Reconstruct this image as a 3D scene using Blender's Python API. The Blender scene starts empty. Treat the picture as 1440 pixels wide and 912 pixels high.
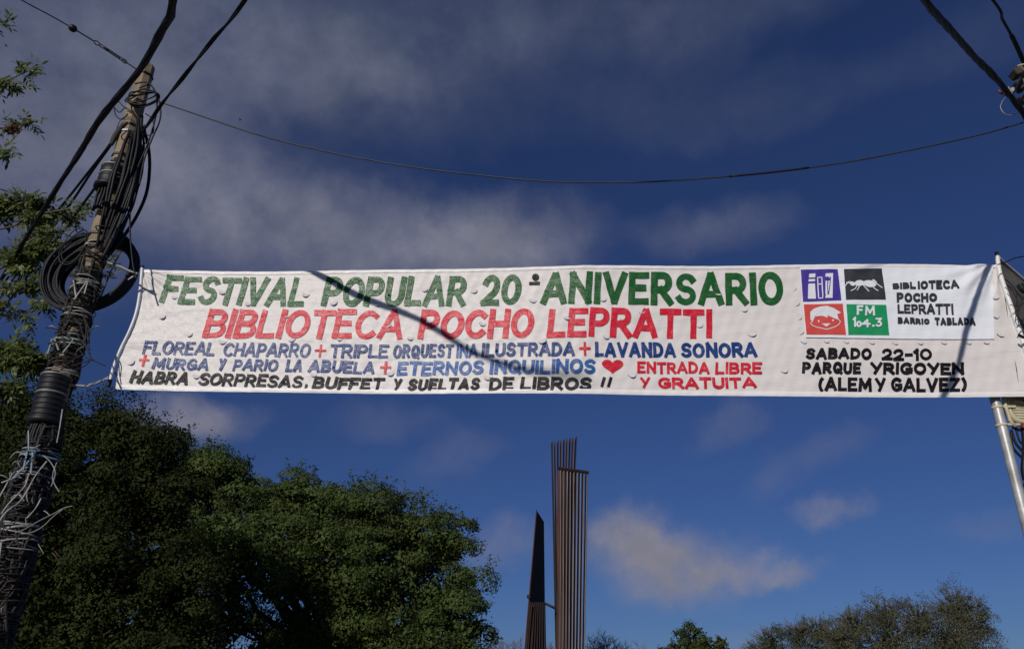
import bpy, math, random
import numpy as np
from mathutils import Vector

random.seed(7); rng = np.random.default_rng(7)
SC = bpy.context.scene
COL = SC.collection
R = math.radians

# ------------------------------------------------------------------ camera
PITCH = R(26.3); FPX = 1100.0; EYE = Vector((0, 0, 1.6))
cam = bpy.data.objects.new('camera', bpy.data.cameras.new('camera'))
COL.objects.link(cam)
cam.location = EYE; cam.rotation_euler = (R(90) + PITCH, 0, 0)
cam.data.sensor_width = 36; cam.data.lens = 36 * FPX / 1440
cam.data.clip_end = 3000; cam.data.clip_start = 0.05
SC.camera = cam
SC.view_settings.view_transform = 'Standard'; SC.view_settings.look = 'None'
SC.view_settings.exposure = 0.0; SC.view_settings.gamma = 1.0
SC.view_settings.use_curve_mapping = False

SUN = Vector((-0.45, -1.0, 0.52)).normalized()        # direction towards the sun
SUN_EL = math.asin(SUN.z); SUN_ROT = math.atan2(SUN.x, SUN.y) % (2 * math.pi)
sun = bpy.data.objects.new('sun', bpy.data.lights.new('sun', 'SUN'))
COL.objects.link(sun)
sun.data.energy = 2.9; sun.data.angle = R(0.5); sun.data.color = (1.0, 0.94, 0.87)
sun.rotation_euler = SUN.to_track_quat('Z', 'Y').to_euler(); sun.location = (-20, -40, 30)

def at(px, py, Y):
    """point at depth Y on the line of sight of photo pixel (px, py)"""
    v = 456 - py; c, s = math.cos(PITCH), math.sin(PITCH)
    d = Vector((px - 720, FPX * c - v * s, FPX * s + v * c))
    return EYE + d * (Y / d.y)
def azel(px, py):
    d = (at(px, py, 10) - EYE).normalized()
    return math.atan2(d.x, d.y), math.asin(d.z)

# ------------------------------------------------------------------ node helpers
class NT:
    def __init__(s, tree): s.t = tree; s.n = tree.nodes; s.l = tree.links
    def new(s, typ, **kw):
        nd = s.n.new(typ)
        for k, v in kw.items(): setattr(nd, k, v)
        return nd
    def put(s, sock, v):
        if hasattr(v, 'links') or isinstance(v, bpy.types.NodeSocket): s.l.new(v, sock)
        elif v is not None: sock.default_value = v
    def math(s, op, a, b=None, c=None, clamp=False):
        nd = s.new('ShaderNodeMath', operation=op); nd.use_clamp = clamp
        s.put(nd.inputs[0], a)
        if b is not None: s.put(nd.inputs[1], b)
        if c is not None: s.put(nd.inputs[2], c)
        return nd.outputs[0]
    def mix(s, f, a, b, typ='MIX'):
        nd = s.new('ShaderNodeMix', data_type='RGBA', blend_type=typ)
        s.put(nd.inputs[0], f)
        s.put(nd.inputs[6], a if not isinstance(a, tuple) else (*a, 1)[:4])
        s.put(nd.inputs[7], b if not isinstance(b, tuple) else (*b, 1)[:4])
        return nd.outputs[2]
    def noise(s, vec, scale, detail=3, rough=.5, dist=0):
        nd = s.new('ShaderNodeTexNoise')
        if vec is not None: s.l.new(vec, nd.inputs['Vector'])
        nd.inputs['Scale'].default_value = scale; nd.inputs['Detail'].default_value = detail
        nd.inputs['Roughness'].default_value = rough; nd.inputs['Distortion'].default_value = dist
        return nd
    def rng(s, v, a, b, c=0., d=1., smooth=False):
        nd = s.new('ShaderNodeMapRange'); nd.clamp = True
        if smooth: nd.interpolation_type = 'SMOOTHSTEP'
        s.put(nd.inputs[0], v)
        for i, x in enumerate((a, b, c, d)): nd.inputs[i + 1].default_value = x
        return nd.outputs[0]

# ------------------------------------------------------------------ world: daylight sky with broken cloud
world = bpy.data.worlds.new('World'); SC.world = world; world.use_nodes = True
W = NT(world.node_tree); W.n.clear()
sky = W.new('ShaderNodeTexSky', sky_type='NISHITA')
sky.sun_disc = False; sky.sun_elevation = SUN_EL; sky.sun_rotation = SUN_ROT
sky.air_density = 1.0; sky.dust_density = 0.2; sky.ozone_density = 4.0; sky.altitude = 50
tc = W.new('ShaderNodeTexCoord'); gen = tc.outputs['Generated']
sep = W.new('ShaderNodeSeparateXYZ'); W.l.new(gen, sep.inputs[0])
X, Yc, Z = sep.outputs
warp = W.noise(gen, 3.2, 4, .55); warp2 = W.noise(gen, 9.0, 5, .6)
sw = W.new('ShaderNodeSeparateColor'); W.l.new(warp.outputs['Color'], sw.inputs[0])
sw2 = W.new('ShaderNodeSeparateColor'); W.l.new(warp2.outputs['Color'], sw2.inputs[0])
def jit(k, a1, a2):
    x = W.math('MULTIPLY', W.math('SUBTRACT', sw.outputs[k], .5), a1)
    y = W.math('MULTIPLY', W.math('SUBTRACT', sw2.outputs[k], .5), a2)
    return W.math('ADD', x, y)
AZ = W.math('ADD', W.math('ARCTAN2', X, Yc), jit(0, .16, .10))
EL = W.math('ADD', W.math('ARCSINE', Z), jit(1, .12, .08))
# cloud masses: photo position, half sizes in photo px, tilt in degrees, density
CLOUDS = [
 (700, 340, 125, 50, 0, 1.25), (480, 335, 220, 66, -8, 1.05), (260, 250, 190, 100, -25, 1.0), (60, 180, 230, 200, 0, .85),
 (330, 60, 300, 120, 0, .85), (560, 90, 220, 70, 10, .5), (700, 20, 240, 70, 0, .42), (960, 20, 240, 60, 0, .38), (860, 120, 200, 80, 0, .2), (1050, 150, 170, 50, 0, .25),
 (990, 330, 90, 40, 0, .45), (1060, 300, 70, 30, 0, .25), (1330, 60, 200, 60, 0, .15),
 (898, 755, 46, 36, 0, 1.5), (950, 785, 80, 36, 10, 1.5), (1030, 784, 70, 20, 0, 1.15), (1115, 795, 60, 11, 0, 1.0),
 (1192, 722, 44, 16, 0, .75), (265, 592, 75, 32, 10, 1.1), (620, 650, 80, 30, 20, .3), (700, 770, 70, 34, 0, .45),
 (1020, 612, 60, 28, 10, .35), (1150, 655, 90, 30, 20, .25), (540, 600, 90, 30, 0, .2), (1040, 875, 50, 20, 0, .25), (1420, 740, 70, 30, 0, .3),
 (-250, 300, 260, 240, 0, .5), (1650, 500, 150, 60, 0, .4)]
tot = None
for (px, py, rx, ry, an, st) in CLOUDS:
    a0, e0 = azel(px, py); ax, _ = azel(px + rx, py); _, ey = azel(px, py - ry)
    ra = max(abs(ax - a0), .01); re = max(abs(ey - e0), .01)
    dx = W.math('SUBTRACT', AZ, a0); dy = W.math('SUBTRACT', EL, e0)
    ca, sa = math.cos(R(an)), math.sin(R(an))
    u = W.math('ADD', W.math('MULTIPLY', dx, ca / ra), W.math('MULTIPLY', dy, sa / ra))
    v = W.math('ADD', W.math('MULTIPLY', dy, ca / re), W.math('MULTIPLY', dx, -sa / re))
    q = W.math('ADD', W.math('MULTIPLY', u, u), W.math('MULTIPLY', v, v))
    q = W.math('POWER', q, 1.3)
    g = W.math('MULTIPLY', W.math('EXPONENT', W.math('MULTIPLY', q, -.8)), st)
    tot = g if tot is None else W.math('MAXIMUM', W.math('MULTIPLY', W.math('ADD', tot, g), .72), W.math('MAXIMUM', tot, g))
# a general scatter of soft cloud that goes on all round the sky
gn = W.noise(gen, 2.6, 6, .58, .3)
behind = W.rng(Yc, -.25, .35, 1., .0)
wide = W.math('MULTIPLY', W.rng(gn.outputs['Fac'], .5, .72), behind)
tot = W.math('ADD', tot, W.math('MULTIPLY', wide, .8))
fine = W.noise(gen, 14, 6, .62)
mod = W.rng(fine.outputs['Fac'], .25, .75, .55, 1.38)
mask = W.rng(W.math('MULTIPLY', tot, mod), .05, 1.4, .025, .95)
skyc = W.mix(1.0, sky.outputs[0], (.335, .465, .81), 'MULTIPLY')
cl_low = (4.1, 4.05, 5.0); cl_high = (2.6, 3.0, 4.15)
clc = W.mix(W.rng(W.math('ARCSINE', Z), .35, .85), cl_low, cl_high)
clc = W.mix(W.rng(sw2.outputs[2], .38, .66), clc, W.mix(1., clc, (1.22, 1.20, 1.22), 'MULTIPLY'))
full = W.mix(mask, skyc, clc)
bg = W.new('ShaderNodeBackground'); W.l.new(full, bg.inputs[0]); bg.inputs[1].default_value = 0.05
wo = W.new('ShaderNodeOutputWorld'); W.l.new(bg.outputs[0], wo.inputs[0])

# ------------------------------------------------------------------ materials
M = {}
def mat(name, col, rough=.7, metal=0., var=.25, vscale=6., bump=.0, bscale=40., col2=None, trans=0., spec=.5, stretch=None):
    m = bpy.data.materials.new(name); m.use_nodes = True; T = NT(m.node_tree); T.n.clear()
    out = T.new('ShaderNodeOutputMaterial'); p = T.new('ShaderNodeBsdfPrincipled')
    tcn = T.new('ShaderNodeTexCoord'); vec = tcn.outputs['Object']
    if stretch:
        mp = T.new('ShaderNodeMapping'); T.l.new(vec, mp.inputs[0]); mp.inputs['Scale'].default_value = stretch; vec = mp.outputs[0]
    nz = T.noise(vec, vscale, 5, .6)
    c2 = col2 or tuple(c * (1 - var) for c in col); c1 = tuple(min(1, c * (1 + var * .6)) for c in col)
    f = T.rng(nz.outputs['Fac'], .32, .68)
    c = T.mix(f, c1, c2)
    T.l.new(c, p.inputs['Base Color']); p.inputs['Roughness'].default_value = rough
    p.inputs['Metallic'].default_value = metal; p.inputs['Specular IOR Level'].default_value = spec
    if bump:
        b = T.new('ShaderNodeBump'); b.inputs['Strength'].default_value = bump; b.inputs['Distance'].default_value = .01
        T.l.new(T.noise(vec, bscale, 4, .6).outputs['Fac'], b.inputs['Height']); T.l.new(b.outputs[0], p.inputs['Normal'])
    sh = p.outputs[0]
    if trans:
        tr = T.new('ShaderNodeBsdfTranslucent'); T.l.new(c, tr.inputs[0])
        ms = T.new('ShaderNodeMixShader'); ms.inputs[0].default_value = trans
        T.l.new(sh, ms.inputs[1]); T.l.new(tr.outputs[0], ms.inputs[2]); sh = ms.outputs[0]
    T.l.new(sh, out.inputs[0]); M[name] = m; return m

def cloth_mat(name, col, rough=.34, dirt=.14, spec=.5, worn=0., bd=.008):
    """woven plastic banner cloth or the glossy paint on it: fine horizontal creases, weave"""
    m = bpy.data.materials.new(name); m.use_nodes = True; T = NT(m.node_tree); T.n.clear()
    out = T.new('ShaderNodeOutputMaterial'); p = T.new('ShaderNodeBsdfPrincipled')
    vec = T.new('ShaderNodeTexCoord').outputs['Object']
    def mp(s):
        k = T.new('ShaderNodeMapping'); T.l.new(vec, k.inputs[0]); k.inputs['Scale'].default_value = s; return k.outputs[0]
    n1 = T.noise(mp((.5, .5, 3.)), 2.2, 5, .6); n2 = T.noise(mp((1, 1, 1)), 60, 3, .6)
    f = T.math('MULTIPLY', T.rng(n1.outputs['Fac'], .45, .8), dirt * 2)
    c = T.mix(f, col, tuple(x * .72 for x in col))
    if worn:
        n4 = T.noise(mp((1, 1, 2.5)), 16, 5, .7)
        c = T.mix(T.math('MULTIPLY', T.rng(n4.outputs['Fac'], .56, .72), worn), c, tuple(min(1, x * 1.2 + .10) for x in col))
    T.l.new(c, p.inputs['Base Color'])
    p.inputs['Specular IOR Level'].default_value = spec
    T.l.new(T.rng(n2.outputs['Fac'], .3, .7, rough - .07, rough + .1), p.inputs['Roughness'])
    cre = T.noise(mp((1.0, 1.0, 8.)), 1.6, 5, .62, .8)
    wr = T.noise(mp((.7, .7, 2.6)), 24, 5, .65)
    h = T.math('ADD', T.math('MULTIPLY', cre.outputs['Fac'], 1.0), T.math('MULTIPLY', wr.outputs['Fac'], .42))
    h = T.math('ADD', h, T.math('MULTIPLY', n2.outputs['Fac'], .10))
    b = T.new('ShaderNodeBump'); b.inputs['Strength'].default_value = .7; b.inputs['Distance'].default_value = bd
    T.l.new(h, b.inputs['Height']); T.l.new(b.outputs[0], p.inputs['Normal'])
    T.l.new(p.outputs[0], out.inputs[0]); M[name] = m; return m

cloth_mat('banner_cloth', (.70, .665, .645), .42, .14, .35)
cloth_mat('panel_cloth', (.76, .78, .84), .5, .08)
cloth_mat('hem_cloth', (.80, .78, .76), .40, .2)
cloth_mat('green_paint', (.008, .095, .018), .22, .3, .28, .5, bd=.016)
cloth_mat('red_paint', (.60, .012, .035), .22, .2, .28, .35, bd=.016)
cloth_mat('blue_paint', (.008, .040, .19), .22, .3, .28, .4, bd=.016)
cloth_mat('light_blue_paint', (.012, .095, .33), .22, .3, .28, .4, bd=.016)
cloth_mat('black_paint', (.010, .009, .012), .24, .1, .18, .12, bd=.020)
cloth_mat('print_purple', (.055, .030, .28), .45, .1, .3)
cloth_mat('print_black', (.03, .032, .042), .5, .1, .3)
cloth_mat('print_red', (.60, .065, .055), .5, .1, .3)
cloth_mat('print_green', (.005, .27, .10), .5, .1, .3)
cloth_mat('print_white', (.70, .72, .76), .5, .05, .3)
mat('concrete', (.27, .205, .135), .85, var=.4, vscale=5, bump=.6, bscale=50, stretch=(1, 1, .5))
mat('black_rubber', (.010, .0105, .013), .5, var=.3, vscale=20, bump=.3, bscale=80, spec=.35)
mat('cable_black', (.009, .009, .012), .55, var=.4, vscale=30, bump=.2, bscale=60, spec=.28)
mat('cable_brown', (.040, .033, .027), .8, var=.6, vscale=18, bump=.5, bscale=70)
mat('steel_wire', (.05, .05, .055), .55, .6, var=.3)
mat('steel_band', (.30, .30, .30), .6, .7, var=.3, vscale=20)
mat('galvanised', (.46, .46, .45), .45, .3, var=.35, vscale=5, bump=.15, bscale=20)
mat('ribbon_white', (.40, .40, .38), .6, var=.35, vscale=14, trans=.2)
mat('ribbon_green', (.28, .35, .32), .6, var=.3, vscale=14, trans=.2)
mat('ribbon_blue', (.25, .36, .46), .6, var=.3, vscale=14, trans=.2)
mat('white_rod', (.66, .67, .72), .35, var=.12, vscale=8)
mat('cream_plastic', (.55, .49, .33), .5, var=.2, vscale=8, bump=.1)
mat('cloth_shade_grey', (.13, .12, .11), .8, var=.3, vscale=7, bump=.4, bscale=12)  # folded banner cloth, its shade put into the base colour
mat('dark_red', (.20, .03, .02), .6)
mat('rust', (.105, .046, .030), .85, var=.5, vscale=.9, bump=.5, bscale=6, stretch=(1, 1, .25))
mat('rust_shade_tone', (.026, .015, .015), .85, var=.4, vscale=1.2, bump=.4, bscale=6, stretch=(1, 1, .25))  # rust with the shade of sides turned from the sun in its colour
mat('slat_lit_tone', (.24, .20, .195), .7, var=.35, vscale=1.5, stretch=(1, 1, .25))  # sunlit slat edges put into a lighter colour
mat('bark', (.10, .07, .048), .9, var=.5, vscale=3, bump=1., bscale=14, stretch=(1, 1, .3))
mat('twig', (.11, .085, .065), .9, var=.3)
mat('bare_twig', (.20, .14, .13), .9, var=.3)
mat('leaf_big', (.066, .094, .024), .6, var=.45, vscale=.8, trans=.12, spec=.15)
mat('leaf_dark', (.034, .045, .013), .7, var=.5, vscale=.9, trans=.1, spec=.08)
mat('leaf_near', (.135, .175, .05), .5, var=.45, vscale=5, trans=.4, spec=.4)
mat('leaf_olive', (.085, .100, .050), .7, var=.45, vscale=.5, trans=.15, spec=.2)
mat('leaf_brown', (.098, .098, .052), .75, var=.45, vscale=.5, trans=.15, spec=.2)
mat('leaf_bush', (.060, .078, .022), .6, var=.4, vscale=.8, trans=.15, spec=.2)
mat('brown_leaf', (.12, .045, .03), .8)
mat('bird_grey', (.03, .03, .035), .8)
mat('grass', (.055, .085, .025), .95, var=.4, vscale=.6, bump=.8, bscale=30)
mat('asphalt', (.05, .05, .052), .9, var=.25, vscale=3, bump=.4, bscale=120)
mat('kerbstone', (.32, .31, .29), .9, var=.25, vscale=4, bump=.4)
mat('pavement', (.28, .26, .24), .9, var=.25, vscale=2, bump=.4)

# ------------------------------------------------------------------ object helpers
def tag(o, label=None, cat=None, group=None, kind=None):
    if label: o['label'] = label
    if cat: o['category'] = cat
    if group: o['group'] = group
    if kind: o['kind'] = kind
    return o
def thing(name, loc, label, cat, group=None):
    o = bpy.data.objects.new(name, None); COL.objects.link(o); o.location = loc; o.empty_display_size = .2
    return tag(o, label, cat, group)
def origin_of(p):
    v = Vector((0, 0, 0))
    while p is not None: v += p.location; p = p.parent
    return v
def mesh(name, V, F, m, parent=None, smooth=True, origin=None):
    """V in world coordinates; F list of tuples, or an (n,4)/(n,3) array"""
    V = np.asarray(V, dtype=np.float64).reshape(-1, 3)
    og = origin_of(parent) if parent is not None else Vector(origin if origin is not None else V.mean(0))
    V = V - np.array(og)
    me = bpy.data.meshes.new(name)
    if isinstance(F, np.ndarray):
        n, k = F.shape
        me.vertices.add(len(V)); me.vertices.foreach_set('co', V.astype(np.float32).ravel())
        me.loops.add(n * k); me.loops.foreach_set('vertex_index', F.astype(np.int32).ravel())
        me.polygons.add(n); me.polygons.foreach_set('loop_start', np.arange(0, n * k, k, dtype=np.int32))
        me.polygons.foreach_set('loop_total', np.full(n, k, dtype=np.int32))
        me.update(calc_edges=True)
    else:
        me.from_pydata(V.tolist(), [], F); me.update()
    if smooth: me.polygons.foreach_set('use_smooth', np.ones(len(me.polygons), dtype=bool))
    me.materials.append(M[m])
    o = bpy.data.objects.new(name, me); COL.objects.link(o)
    if parent is not None: o.parent = parent
    else: o.location = og
    return o
class Geo:
    def __init__(s): s.V = []; s.F = []; s.n = 0
    def add(s, V, F):
        s.V.append(np.asarray(V, float).reshape(-1, 3)); s.F += [tuple(i + s.n for i in f) for f in F]; s.n += len(s.V[-1]); return s
    def build(s, name, m, parent=None, smooth=True, **k): return mesh(name, np.vstack(s.V), s.F, m, parent, smooth, **k)

def spline(P, n=8, closed=False):
    P = [np.array(p, float) for p in P]; out = []; N = len(P)
    rngi = range(N) if closed else range(N - 1)
    for i in rngi:
        if closed: a, b, c, d = P[i - 1], P[i], P[(i + 1) % N], P[(i + 2) % N]
        else: a, b, c, d = P[max(i - 1, 0)], P[i], P[i + 1], P[min(i + 2, N - 1)]
        for k in range(n):
            t = k / n
            out.append(.5 * ((2 * b) + (-a + c) * t + (2 * a - 5 * b + 4 * c - d) * t * t + (-a + 3 * b - 3 * c + d) * t ** 3))
    if not closed: out.append(P[-1])
    return np.array(out)
def frames(P, closed=False):
    P = np.asarray(P, float)
    T = np.roll(P, -1, 0) - np.roll(P, 1, 0)
    if not closed: T[0] = P[1] - P[0]; T[-1] = P[-1] - P[-2]
    T /= np.linalg.norm(T, axis=1)[:, None] + 1e-12
    N = np.zeros_like(P); a = np.array([0, 0, 1.]) if abs(T[0][2]) < .9 else np.array([1., 0, 0])
    N[0] = np.cross(T[0], a); N[0] /= np.linalg.norm(N[0])
    for i in range(1, len(P)):
        v = N[i - 1] - T[i] * np.dot(N[i - 1], T[i]); l = np.linalg.norm(v)
        N[i] = v / l if l > 1e-6 else N[i - 1]
    return T, N, np.cross(T, N)
def tube(P, r, k=6, closed=False, flat=None):
    P = np.asarray(P, float); n = len(P); r = np.broadcast_to(np.asarray(r, float), (n,))
    T, N, B = frames(P, closed); a = np.arange(k) * 2 * math.pi / k
    f = 1. if flat is None else flat
    V = (P[:, None, :] + (N[:, None, :] * np.cos(a)[None, :, None] + B[:, None, :] * np.sin(a)[None, :, None] * f) * r[:, None, None]).reshape(-1, 3)
    F = []
    for i in range(n if closed else n - 1):
        j = (i + 1) % n
        for q in range(k): F.append((i * k + q, i * k + (q + 1) % k, j * k + (q + 1) % k, j * k + q))
    if not closed: F.append(tuple(range(k - 1, -1, -1))); F.append(tuple((n - 1) * k + q for q in range(k)))
    return V, F
def box(c, s, M3=None):
    c = np.array(c, float); s = np.array(s, float) / 2
    V = np.array([(x, y, z) for x in (-1, 1) for y in (-1, 1) for z in (-1, 1)]) * s
    if M3 is not None: V = V @ np.array(M3).T
    return V + c, [(0, 1, 3, 2), (4, 6, 7, 5), (0, 4, 5, 1), (2, 3, 7, 6), (0, 2, 6, 4), (1, 5, 7, 3)]
def prism(poly, y0, y1):
    """poly: (x, z) outline, extruded in y"""
    n = len(poly); V = [(x, y0, z) for x, z in poly] + [(x, y1, z) for x, z in poly]
    F = [tuple(range(n)), tuple(range(2 * n - 1, n - 1, -1))] + [(i, i + n, (i + 1) % n + n, (i + 1) % n) for i in range(n)]
    return np.array(V), F
def lathe(c, prof, k=16, sx=1., sy=1.):
    c = np.array(c, float); V = []; F = []
    for (r, z) in prof:
        for q in range(k):
            a = 2 * math.pi * (q + .5) / k; V.append((c[0] + r * math.cos(a) * sx, c[1] + r * math.sin(a) * sy, c[2] + z))
    for i in range(len(prof) - 1):
        for q in range(k): F.append((i * k + q, i * k + (q + 1) % k, (i + 1) * k + (q + 1) % k, (i + 1) * k + q))
    F.append(tuple(range(k - 1, -1, -1))); F.append(tuple((len(prof) - 1) * k + q for q in range(k)))
    return np.array(V), F

# ------------------------------------------------------------------ ground, road (below the frame)
def sheet(name, x0, x1, y0, y1, z, m, n=24):
    xs = np.linspace(x0, x1, n); ys = np.linspace(y0, y1, n)
    V = [(x, y, z) for y in ys for x in xs]
    F = [(j * n + i, j * n + i + 1, (j + 1) * n + i + 1, (j + 1) * n + i) for j in range(n - 1) for i in range(n - 1)]
    return tag(mesh(name, V, F, m, smooth=False), kind='structure')
sheet('ground', -900, 900, -900, 900, -.12, 'grass', 40)
sheet('road', -120, 120, -2.5, 6.0, -.112, 'asphalt')
Vv, Ff = box((0, 6.1, -.05), (240, .2, .15)); tag(mesh('kerb', Vv, Ff, 'kerbstone', smooth=False), kind='structure')
Vv, Ff = box((0, 7.7, -.06), (240, 3.0, .12)); tag(mesh('pavement', Vv, Ff, 'pavement', smooth=False), kind='structure')
Vv, Ff = box((0, -3.7, -.06), (240, 2.4, .12)); tag(mesh('footpath', Vv, Ff, 'pavement', smooth=False), kind='structure')

# ================================================================== THE BANNER
BK = -.068; BY = 7.605                      # banner hangs in the plane y = BY + BK * x
BN = np.array([BK, -1., 0]); BN /= np.linalg.norm(BN)       # faces the photographer
def wrinkle(x, z):
    w = .022 * np.sin(x * .9 + .6 + .3 * z) + .010 * np.sin(x * 2.3 - z * 1.3 + 1.)
    w = w - .085 * np.sin(np.pi * np.clip((x + 4.4) / 5.2, 0, 1))
    zz = z + .055 * np.sin(x * .55 + 1.) + .02 * np.sin(x * 1.9)
    for (k, a, p, s) in ((17., .0022, .3, .8), (31., .0009, 1.9, 1.7), (9., .0050, 2.7, .35)):
        w = w + a * np.sin(zz * k + p + 1.3 * np.sin(x * s + p)) * (.6 + .4 * np.sin(x * 1.1 + p * 3))
    w = w + .0016 * np.sin(x * 41 + z * 13) * np.sin(z * 37 - x * 9) + .0022 * np.sin(x * 17 - z * 21 + 2) * np.sin(z * 19 + x * 7)
    # drag folds that fan out of the upper right corner
    cx, cz = 5.20, 5.93; d = np.hypot(x - cx, z - cz) + 1e-6; th = np.arctan2(z - cz, x - cx)
    w = w + .016 * np.sin(th * 17 + .7) * np.exp(-(d / .65) ** 2) * np.minimum(1, d * 5)
    w = w + .020 * np.exp(-((z - cz) - 1.55 * (x - cx + .18)) ** 2 / .012) * np.exp(-((x - 4.95) / .3) ** 2)
    cx, cz = -4.33, 6.24; d = np.hypot(x - cx, z - cz) + 1e-6; th = np.arctan2(z - cz, x - cx)
    w = w + .010 * np.sin(th * 19) * np.exp(-(d / .5) ** 2) * np.minimum(1, d * 5)
    return w
def onb(px, py, off=0.):
    px = np.asarray(px, float); py = np.asarray(py, float); v = 456 - py
    c, s = math.cos(PITCH), math.sin(PITCH)
    dx = px - 720; dy = FPX * c - v * s; dz = FPX * s + v * c
    t = BY / (dy - BK * dx)
    x, y, z = dx * t, dy * t, 1.6 + dz * t
    w = wrinkle(x, z) + off
    return np.stack([x + BN[0] * w, y + BN[1] * w, z + BN[2] * w], -1)
def interp(P, y): P = np.array(P, float); return np.interp(y, P[:, 0], P[:, 1])
LEFT = [(376, 199), (405, 197), (433, 193.5), (461, 184), (502, 166), (530, 162), (546, 160)]
RIGHT = [(371, 1403), (400, 1411), (440, 1424), (490, 1440), (520, 1450), (558, 1463)]
TOP = [(150, 378.5), (250, 378), (480, 376.8), (790, 374.5), (1100, 371.8), (1300, 371.5), (1403, 373), (1470, 374)]
BOT = [(150, 545), (460, 548.5), (790, 553), (1100, 556), (1300, 557), (1470, 557.5)]
banner = thing('banner', onb(800, 560).tolist(), 'long white hand-painted festival banner stretched across the sky between the poles', 'banner')

FLAPS = [(243,414),(310,405),(346,421),(428,409),(467,421),(226,442),(263,466),(401,439),(408,473),(310,475),(182,507),(273,524),(439,522),
 (529,422),(596,403),(666,405),(750,420),(544,453),(576,471),(476,472),(679,452),(762,478),(547,520),(686,528),(848,420),(1011,410),(1047,433),
 (798,446),(903,437),(984,455),(1058,467),(853,473),(889,526),(1103,519),(1400,444),(1407,470),(1398,417)]
SIDE_FLAPS = [(1115,404),(1119,425),(1122,445),(1125,465)]
LOW_FLAPS = [(1131,479),(1163,478),(1191,478.5),(1227,479.5),(1260,480),(1295,480),(1328,480),(1362,480.5),(1387,480.5)]
# flap table: centre, radius, opening direction (deg, -90 = down)
FL = [(x, y, .041 + .006 * math.sin(x), -90 + 22 * math.sin(x * 1.7)) for x, y in FLAPS] + \
     [(x, y, .038, 0) for x, y in SIDE_FLAPS] + [(x, y, .030, -90) for x, y in LOW_FLAPS]
FC = onb([f[0] for f in FL], [f[1] for f in FL])
# cloth grid
NX, NZ = 1050, 170
vv = np.linspace(0, 1, NZ)[:, None]; uu = np.linspace(0, 1, NX)[None, :]
py = 376 + vv * 172 + 0 * uu
for _ in range(3):
    px = interp(LEFT, py) * (1 - uu) + interp(RIGHT, py) * uu
    py = interp(TOP, px) * (1 - vv) + interp(BOT, px) * vv
G3 = onb(px, py)
idx = np.arange(NX * NZ).reshape(NZ, NX)
Q = np.stack([idx[:-1, :-1], idx[1:, :-1], idx[1:, 1:], idx[:-1, 1:]], -1).reshape(-1, 4)
cen = G3.reshape(-1, 3)[Q].mean(1)
keep = np.ones(len(Q), bool)
ex = np.array([1, BK, 0]); ex /= np.linalg.norm(ex)
for (f, c) in zip(FL, FC):
    d = cen - c; a = d @ ex; b = d[:, 2]; rr = np.hypot(a, b)
    near = rr < f[2] * 1.3
    ca, sa = math.cos(R(f[3])), math.sin(R(f[3]))
    fw = a * ca + b * sa                                  # along the opening direction
    hole = near & (rr < f[2] * 1.02) & (np.hypot(a + ca * .006, b + sa * .006) > f[2] * .97) & (fw > 0)
    keep &= ~hole
cl = mesh('cloth', G3.reshape(-1, 3), Q[keep], 'banner_cloth', banner)
# hems: doubled strips along the top and bottom, slightly proud
def strip(top_px, name, y_of, h, off, m):
    xs = np.linspace(*top_px, 420); ks = np.linspace(0, 1, 5)
    X2 = xs[None, :] + 0 * ks[:, None]; Y2 = y_of(xs)[None, :] + ks[:, None] * h
    V = onb(X2, Y2, off + .004 * np.sin(ks * math.pi)[:, None])
    i2 = np.arange(V.shape[0] * V.shape[1]).reshape(V.shape[:2])
    q = np.stack([i2[:-1, :-1], i2[1:, :-1], i2[1:, 1:], i2[:-1, 1:]], -1).reshape(-1, 4)
    return mesh(name, V.reshape(-1, 3), q, m, banner)
strip((200, 1402), 'hem', lambda x: interp(TOP, x) - .4, 4.5, .004, 'hem_cloth')
strip((163, 1462), 'hem', lambda x: interp(BOT, x) - 6.5, 7, .004, 'hem_cloth')
# wind flaps: cut half discs that belly out of the cloth
gf = []; ff = []; nr, na = 4, 12
for i in range(nr + 1):
    for j in range(na + 1):
        r_ = i / nr; a_ = R(-190 + j * 200 / na); xx, zz_ = r_ * math.cos(a_), r_ * math.sin(a_)
        lift = .10 + .75 * max(0, -zz_ + .12) ** 1.6
        gf.append((xx * .97, -lift * .5, zz_ * .97))
for i in range(nr):
    for j in range(na): a = i * (na + 1) + j; ff.append((a, a + 1, a + na + 2, a + na + 1))
fm = bpy.data.meshes.new('wind_flap'); fm.from_pydata(gf, [], ff); fm.materials.append(M['banner_cloth'])
fm.polygons.foreach_set('use_smooth', np.ones(len(fm.polygons), dtype=bool))
for (f, c) in zip(FL, FC):
    o = bpy.data.objects.new('wind_flap', fm); COL.objects.link(o); o.parent = banner
    o.location = Vector(c) - banner.location; o.scale = (f[2],) * 3
    o.rotation_mode = 'QUATERNION'
    from mathutils import Matrix
    ez = Vector((0, 0, 1)); e1 = Vector(ex); ey = ez.cross(e1)
    B3 = Matrix((e1, ey, ez)).transposed()
    o.rotation_quaternion = (B3 @ Matrix.Rotation(R(-(f[3] + 90)), 3, 'Y')).to_quaternion()

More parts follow.
